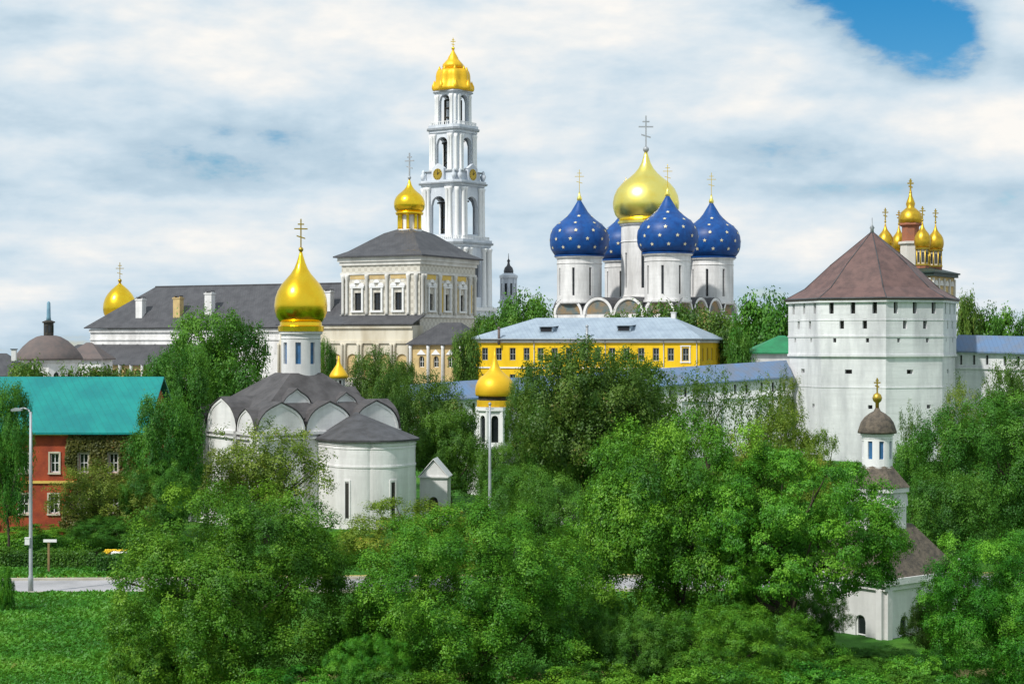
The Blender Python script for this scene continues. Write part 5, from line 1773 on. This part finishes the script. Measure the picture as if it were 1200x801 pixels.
tree(1080, 770, 64, 130, 'shrub', 'low bush at the bottom edge right of the chapel base', FG, 1.2)
tree(6, 668, 88, 22, 'shrub', 'small bush at the left frame edge on the road verge', FG, 2.0, 'shrub', 'shrub')
tree(335, 790, 61, 180, 'shrub', 'low wide bush along the bottom edge, left of centre', FG, 2.8)
tree(842, 782, 61, 190, 'shrub', 'low wide bush along the bottom edge right of the earth path', FG, .2)
tree(980, 785, 61, 180, 'shrub', 'low bush on the bottom edge before the chapel base', FG, 3.9)
tree(958, 690, 77, 74, 'big_c', 'dark bush tree against the left wall of the lantern chapel', FG, 1.5)
tree(1088, 702, 74, 66, 'mid_a', 'loose leafy young tree before the right corner of the chapel base', FG, 2.7)
tree(40, 618, 120, 110, 'shrub', 'dark green bush along the foot of the red house', FG, 3.4, 'shrub', 'shrub')
tree(130, 606, 115, 110, 'big_c', 'dark round bush at the foot of the red house by the short hedge', FG, 5.4, 'shrub', 'shrub')
tree(423, 705, 68, 84, 'big_c', 'small dark green tree squeezed between big left and middle foreground trees', FG, 3.3)
tree(692, 700, 70, 84, 'big_c', 'dark green tree low between the middle and right foreground trees', FG, 5.6)
tree(868, 712, 66, 180, 'big_b', 'dense green tree low in front of the broad pair right of centre', FG, 2.4)
tree(1010, 776, 64, 190, 'big_c', 'low wide dark bush directly below the lantern chapel windows', FG, 4.4)
tree(178, 752, 64, 100, 'shrub', 'low bush on the lawn at the left foot of the big round tree', FG, 2.9)
tree(752, 722, 66, 120, 'big_c', 'dark bushy tree filling the gap below the tall broad tree right of centre', FG, 1.2)
tree(428, 748, 63, 110, 'big_b', 'low bright bush between the feet of the big left and middle trees', FG, 4.0, 'shrub', 'shrub')
tree(1022, 764, 71, 150, 'big_c', 'low dark bush against the foot of the lantern chapel wall', FG, 2.0, 'shrub', 'shrub')
tree(955, 758, 66, 120, 'shrub', 'low green bush left of the lantern chapel door side, under the leaning tree', FG, .9, 'shrub', 'shrub')
# middle distance
tree(278, 524, 127, 118, 'open_a', 'second thin olive tree before the left wall of the scalloped church', MG, 3.6)
tree(618, 434, 166, 56, 'mid_a', 'dark tree right of the golden bell dome, hiding the low end of the fortress wall', MG, 4.9)
tree(462, 446, 168, 70, 'mid_a', 'green tree between the small gold cupola and the porch, hiding the fortress wall end', MG, 1.0)
tree(582, 524, 140, 66, 'mid_b', 'dark tree directly below the white belfry with the golden dome', MG, 3.0)
tree(497, 588, 96, 190, 'gold_a', 'yellowish green bushy tree at the foot of the round white apse', MG, 1.1)
tree(684, 411, 150, 182, 'mid_a', 'large dense dark green tree in the centre before the yellow building', MG, 2.0)
tree(735, 422, 153, 140, 'mid_a', 'dense dark tree right beside the large centre tree, hiding the fortress wall', MG, 5.2)
tree(655, 470, 158, 95, 'mid_b', 'dark green tree touching the golden bell dome from the right', MG, 3.1)
tree(508, 446, 172, 104, 'mid_a', 'leafy tree between the scalloped church and the golden bell dome', MG, .3)
tree(528, 484, 160, 84, 'mid_b', 'dark tree behind the white gabled gatehouse', MG, 1.6)
tree(438, 418, 190, 95, 'mid_a', 'green tree behind the small gold cupola', MG, 2.7)
tree(384, 404, 188, 30, 'mid_b', 'slim dark tree right behind the white drum of the scalloped church', MG, .2)
tree(255, 372, 182, 135, 'mid_b', 'tall dark green tree behind the scalloped church on the left', MG, .9)
tree(208, 412, 150, 100, 'mid_b', 'dark green tree between the turquoise roof and the scalloped church', MG, 3.8)
tree(190, 545, 118, 100, 'big_c', 'round green tree at the right end of the red house', MG, 2.4)
tree(192, 470, 120, 88, 'mid_b', 'dense dark tree in front of the left end of the scalloped church', MG, 5.1)
tree(312, 500, 126, 160, 'open_a', 'thin olive tree in front of the white church wall with scalloped gables', MG, .7)
tree(10, 455, 112, 62, 'mid_b', 'dark leafy tree at the left edge covering the turquoise roof corner', MG, 1.5)
tree(116, 546, 118, 125, 'open_a', 'brownish olive tree before the windows of the red house', MG, 4.0, dz=0)
tree(160, 562, 117, 90, 'open_a', 'olive bush tree against the right part of the red house', MG, 2.1)
tree(905, 487, 118, 130, 'gold_a', 'yellow green tree at the foot of the octagonal tower, left side', MG, 2.9)
tree(958, 512, 104, 70, 'gold_a', 'small yellowish tree top beside the lantern chapel', MG, 4.7)
tree(830, 432, 165, 95, 'open_b', 'sparse tree letting the white fortress wall show through, left of the pair', MG, .5)
tree(888, 446, 160, 92, 'open_b', 'sparse tree letting the white fortress wall show through, nearer the tower', MG, 3.5)
tree(920, 440, 170, 50, 'open_a', 'thin olive tree touching the left edge of the octagonal tower', MG, 1.0)
tree(775, 446, 172, 70, 'open_b', 'sparse tree under the blue wall roof right of the large centre tree', MG, 2.2)
tree(780, 500, 140, 90, 'mid_a', 'dark tree filling the gap right of the large centre tree', MG, 5.6)
tree(1070, 478, 128, 46, 'open_b', 'slim dark sapling in front of the octagonal tower right of the lantern', MG, .1)
tree(1124, 452, 140, 66, 'open_a', 'loose olive tree at the right foot of the octagonal tower', MG, 2.5)
tree(1182, 430, 150, 80, 'mid_a', 'leafy tree before the right fortress wall at the frame edge', MG, 3.3)
tree(1070, 520, 118, 60, 'mid_b', 'dark tree rising behind the upper roof of the lantern chapel', MG, 1.8)
tree(606, 548, 130, 90, 'mid_b', 'green tree under the white belfry of the golden bell dome', MG, 4.2)
tree(405, 620, 108, 60, 'shrub', 'low bush at the foot of the white apse wall', MG, .6)
# inside the monastery
tree(618, 350, 330, 76, 'far_a', 'dark green tree left of the starry blue domes', BG, 1.2)
tree(568, 372, 345, 40, 'far_b', 'small tree at the foot of the bell tower', BG, 2.8)
tree(592, 372, 325, 60, 'far_a', 'low tree above the left end of the pale blue roof', BG, .4)
tree(894, 352, 290, 86, 'far_a', 'round dark green tree left of the octagonal tower top', BG, 3.7)
tree(866, 378, 310, 66, 'far_b', 'green tree right of the yellow building below the right blue dome', BG, 5.2)
tree(783, 360, 330, 92, 'far_b', 'olive green tree in front of the cathedral under the nearest blue dome', BG, .8)
tree(722, 370, 350, 50, 'far_b', 'small tree below the gap between left and middle blue domes', BG, 2.3)
tree(832, 368, 325, 80, 'far_b', 'bushy tree in front of the cathedral under the right blue dome', BG, 4.6)
tree(1133, 350, 300, 36, 'far_b', 'slim tree right of the tent roof', BG, 1.7)
tree(1168, 366, 300, 62, 'far_a', 'dark round tree above the right fortress wall', BG, .3)
tree(1205, 372, 300, 40, 'far_a', 'dark tree at the right frame edge above the fortress wall', BG, 2.0)
tree(868, 396, 262, 40, 'far_a', 'small dark tree beside the little green roofed house', BG, 5.9)
tree(470, 425, 300, 40, 'far_b', 'small tree against the refectory terrace arches', BG, 4.4)
tree(545, 392, 300, 40, 'far_b', 'olive tree at the corner of the porch beside the yellow building', BG, 1.4)
tree(30, 428, 240, 70, 'far_b', 'low tree below the round pavilion, above the turquoise roof', BG, 2.4)
tree(110, 432, 240, 90, 'far_b', 'low olive tree before the hall gallery, above the turquoise roof', BG, .9)
tree(165, 436, 238, 70, 'far_b', 'small tree before the hall gallery next to the tall dark tree', BG, 3.9)


# ---- clipped hedges: leaf covered boxes
def hedge(x0, x1, Y, D, H, label, seed, nleaf=9000, material='leaf_deep'):
    rng = np.random.default_rng(seed)
    g = ground(0, Y)
    W = x1 - x0
    t = thing('hedge', label, 'hedge', ((x0 + x1) / 2, Y, g), 0, 'clipped hedges by the road')
    mb = MB(); mb.box((0, 0, H * .46), (W - .3, D - .3, H * .92)); mb.build('branches', 'bark', t)
    face = rng.choice(3, nleaf, p=[.45, .45, .10])
    a = rng.uniform(-.5, .5, nleaf); b = rng.uniform(-.5, .5, nleaf); c = rng.random(nleaf)
    pos = np.empty((nleaf, 3)); nrm = np.zeros((nleaf, 3))
    f = face == 0; pos[f] = np.stack([a[f] * W, np.full(f.sum(), -D / 2), c[f] * H], 1); nrm[f] = (0, -1, .3)
    f = face == 1; pos[f] = np.stack([a[f] * W, b[f] * D, np.full(f.sum(), H)], 1); nrm[f] = (0, 0, 1)
    f = face == 2; pos[f] = np.stack([np.sign(a[f]) * W / 2, b[f] * D, c[f] * H], 1); nrm[f, 0] = np.sign(a[f])
    bump = .10 * np.sin(pos[:, 0] * 2.1 + seed) + .06 * np.sin(pos[:, 0] * 5.3 + pos[:, 2] * 4)
    pos += nrm * (bump + rng.normal(0, .05, nleaf))[:, None]
    pos[:, 2] = np.maximum(pos[:, 2], .02)
    tint = .45 + .2 * np.sin(pos[:, 0] * 1.3 + seed) + rng.normal(0, .17, nleaf)
    me = leaf_mesh('foliage', pos, nrm + rng.normal(size=(nleaf, 3)) * .5, .075 * rng.uniform(.7, 1.3, nleaf), tint, material, rng)
    link('foliage', me, t)


hedge(-34.0, -25.6, 105.8, 1.5, 1.0, 'long dark clipped hedge behind the sign post at the left', 5, 16000)
hedge(-25.0, -22.0, 103.6, 1.6, 1.05, 'short dark clipped hedge below the white and yellow flowers', 6, 9000)
hedge(-36.0, -21.5, 114.5, 1.4, 1.0, 'bright green hedge running along the foot of the red house', 8, 22000, 'leaf_bright')


def flower_bed():
    x, Y = (141 - 600) / FPX * 105.3, 105.6
    t = thing('flower_bed', 'raised bed of white and yellow flowers showing above a short dark hedge', 'flower bed', (x, Y, 0))
    mb = MB()
    mb.box((0, 0, .38), (2.3, 1.0, .76)); mb.box((0, 0, .80), (2.45, 1.15, .1)); mb.build('planter', 'concrete', t)
    rng = np.random.default_rng(4)
    for nm, mt, n, sel in (('white_flowers', 'white_flower', 700, 0), ('yellow_flowers', 'yellow_flower', 500, 1)):
        b = MB()
        for i in range(n):
            if sel == 0: q = (rng.uniform(-.55, .95), rng.uniform(-.5, .45), .9 + rng.uniform(0, .10))
            else:
                if i % 3: q = (rng.uniform(-1.1, 1.1), rng.uniform(.25, .52), .95 + rng.uniform(0, .14))
                else: q = (rng.choice([-1, 1]) * rng.uniform(.8, 1.15), rng.uniform(-.5, .5), .88 + rng.uniform(0, .12))
            b.lathe([(.015, 0), (.055, .03), (.02, .06)], 5, q, 0, False)
        b.build(nm, mt, t)['kind'] = 'stuff'


flower_bed()


# ---- ivy on the red house
def ivy():
    x0, W, g, ops = rh
    rng = np.random.default_rng(12)
    n = 60000
    u = rng.uniform(x0 + (60 + 150) / FPX * 125 - 10.5, x0 + W, n); z = rng.uniform(-1.2, 7.3, n)
    f = (np.sin(u * .9 + 1.1) + np.sin(z * 1.3 + u * .5) + .8 * np.sin(u * 2.3 - z * 1.7)) / 2.8
    px_ = u / 125 * FPX + 600
    want = .22 + .9 * np.clip((px_ - 60) / 70, -.6, 1) - 1.3 * np.exp(-((px_ - 50) / 32) ** 2) + .35 * (z < .9) - 1.2 * np.exp(-((px_ - 158) / 10) ** 2 - ((z - 5.2) / .8) ** 2)
    keep = f < want
    for uc, w, zb, h, _ in ops:
        keep &= ~((np.abs(u - (x0 + uc)) < w / 2 + .14) & (z - g > zb - .1) & (z - g < zb + h + .15))
    u, z = u[keep], z[keep]; n = len(u)
    dep = .06 + rng.random(n) * .25
    pos = np.stack([u - x0, -dep, z - g], 1)
    nrm = np.tile(np.array([0, -1, .45]), (n, 1)) + rng.normal(size=(n, 3)) * .5
    tint = .5 + .2 * np.sin(u * 1.7) * np.sin(z * 2.1) + rng.normal(0, .16, n)
    me = leaf_mesh('ivy', pos, nrm, .10 * rng.uniform(.7, 1.4, n), tint, 'leaf_ivy', rng)
    o = link('ivy', me, None, (x0, 125 - .01, g))
    tag(o, 'brownish olive creeper covering most of the red brick house front', 'climbing plant')


ivy()


# ---- grass
def grass():
    rng = np.random.default_rng(21)
    n = 120000
    Y = 66 + rng.random(n) ** 1.0 * 46
    k = rng.uniform(-.34, -.16, n)
    X = k * Y
    cl = (np.sin(X * 1.1 + Y * .35) + np.sin(X * .5 - Y * .8 + 2) + np.sin(X * 2.3 + Y * 1.9)) / 3
    road = np.abs(Y - (98.6 + X * .035)) < 3.0
    path = np.abs(Y - 71) < 1.0
    keep = ~road & ~((Y - (98.6 + X * .035) > 2.9) & (Y - (98.6 + X * .035) < 4.3) & (rng.random(n) < .8)) & ~(path & (X > -13))
    X, Y, cl = X[keep], Y[keep], cl[keep]; n = len(X)
    h = .09 + .10 * rng.random(n) + .05 * (cl > .2)
    pos = np.stack([X, Y, np.interp(Y, _gy, _gz) + h * .6], 1)
    nrm = rng.normal(size=(n, 3)); nrm[:, 2] = np.abs(nrm[:, 2]) * .35 + .7
    big = np.sin(X * .35 + 1.7) * np.sin(Y * .42 + X * .2) + .6 * np.sin(Y * .9 - X * .25)
    tint = .47 + .20 * cl + .18 * big + rng.normal(0, .08, n)
    me = leaf_mesh('grass', pos, nrm, h, tint, 'grass_blade', rng, .45, 1.5)
    o = link('grass', me)
    struct(o, 'stuff')


grass()
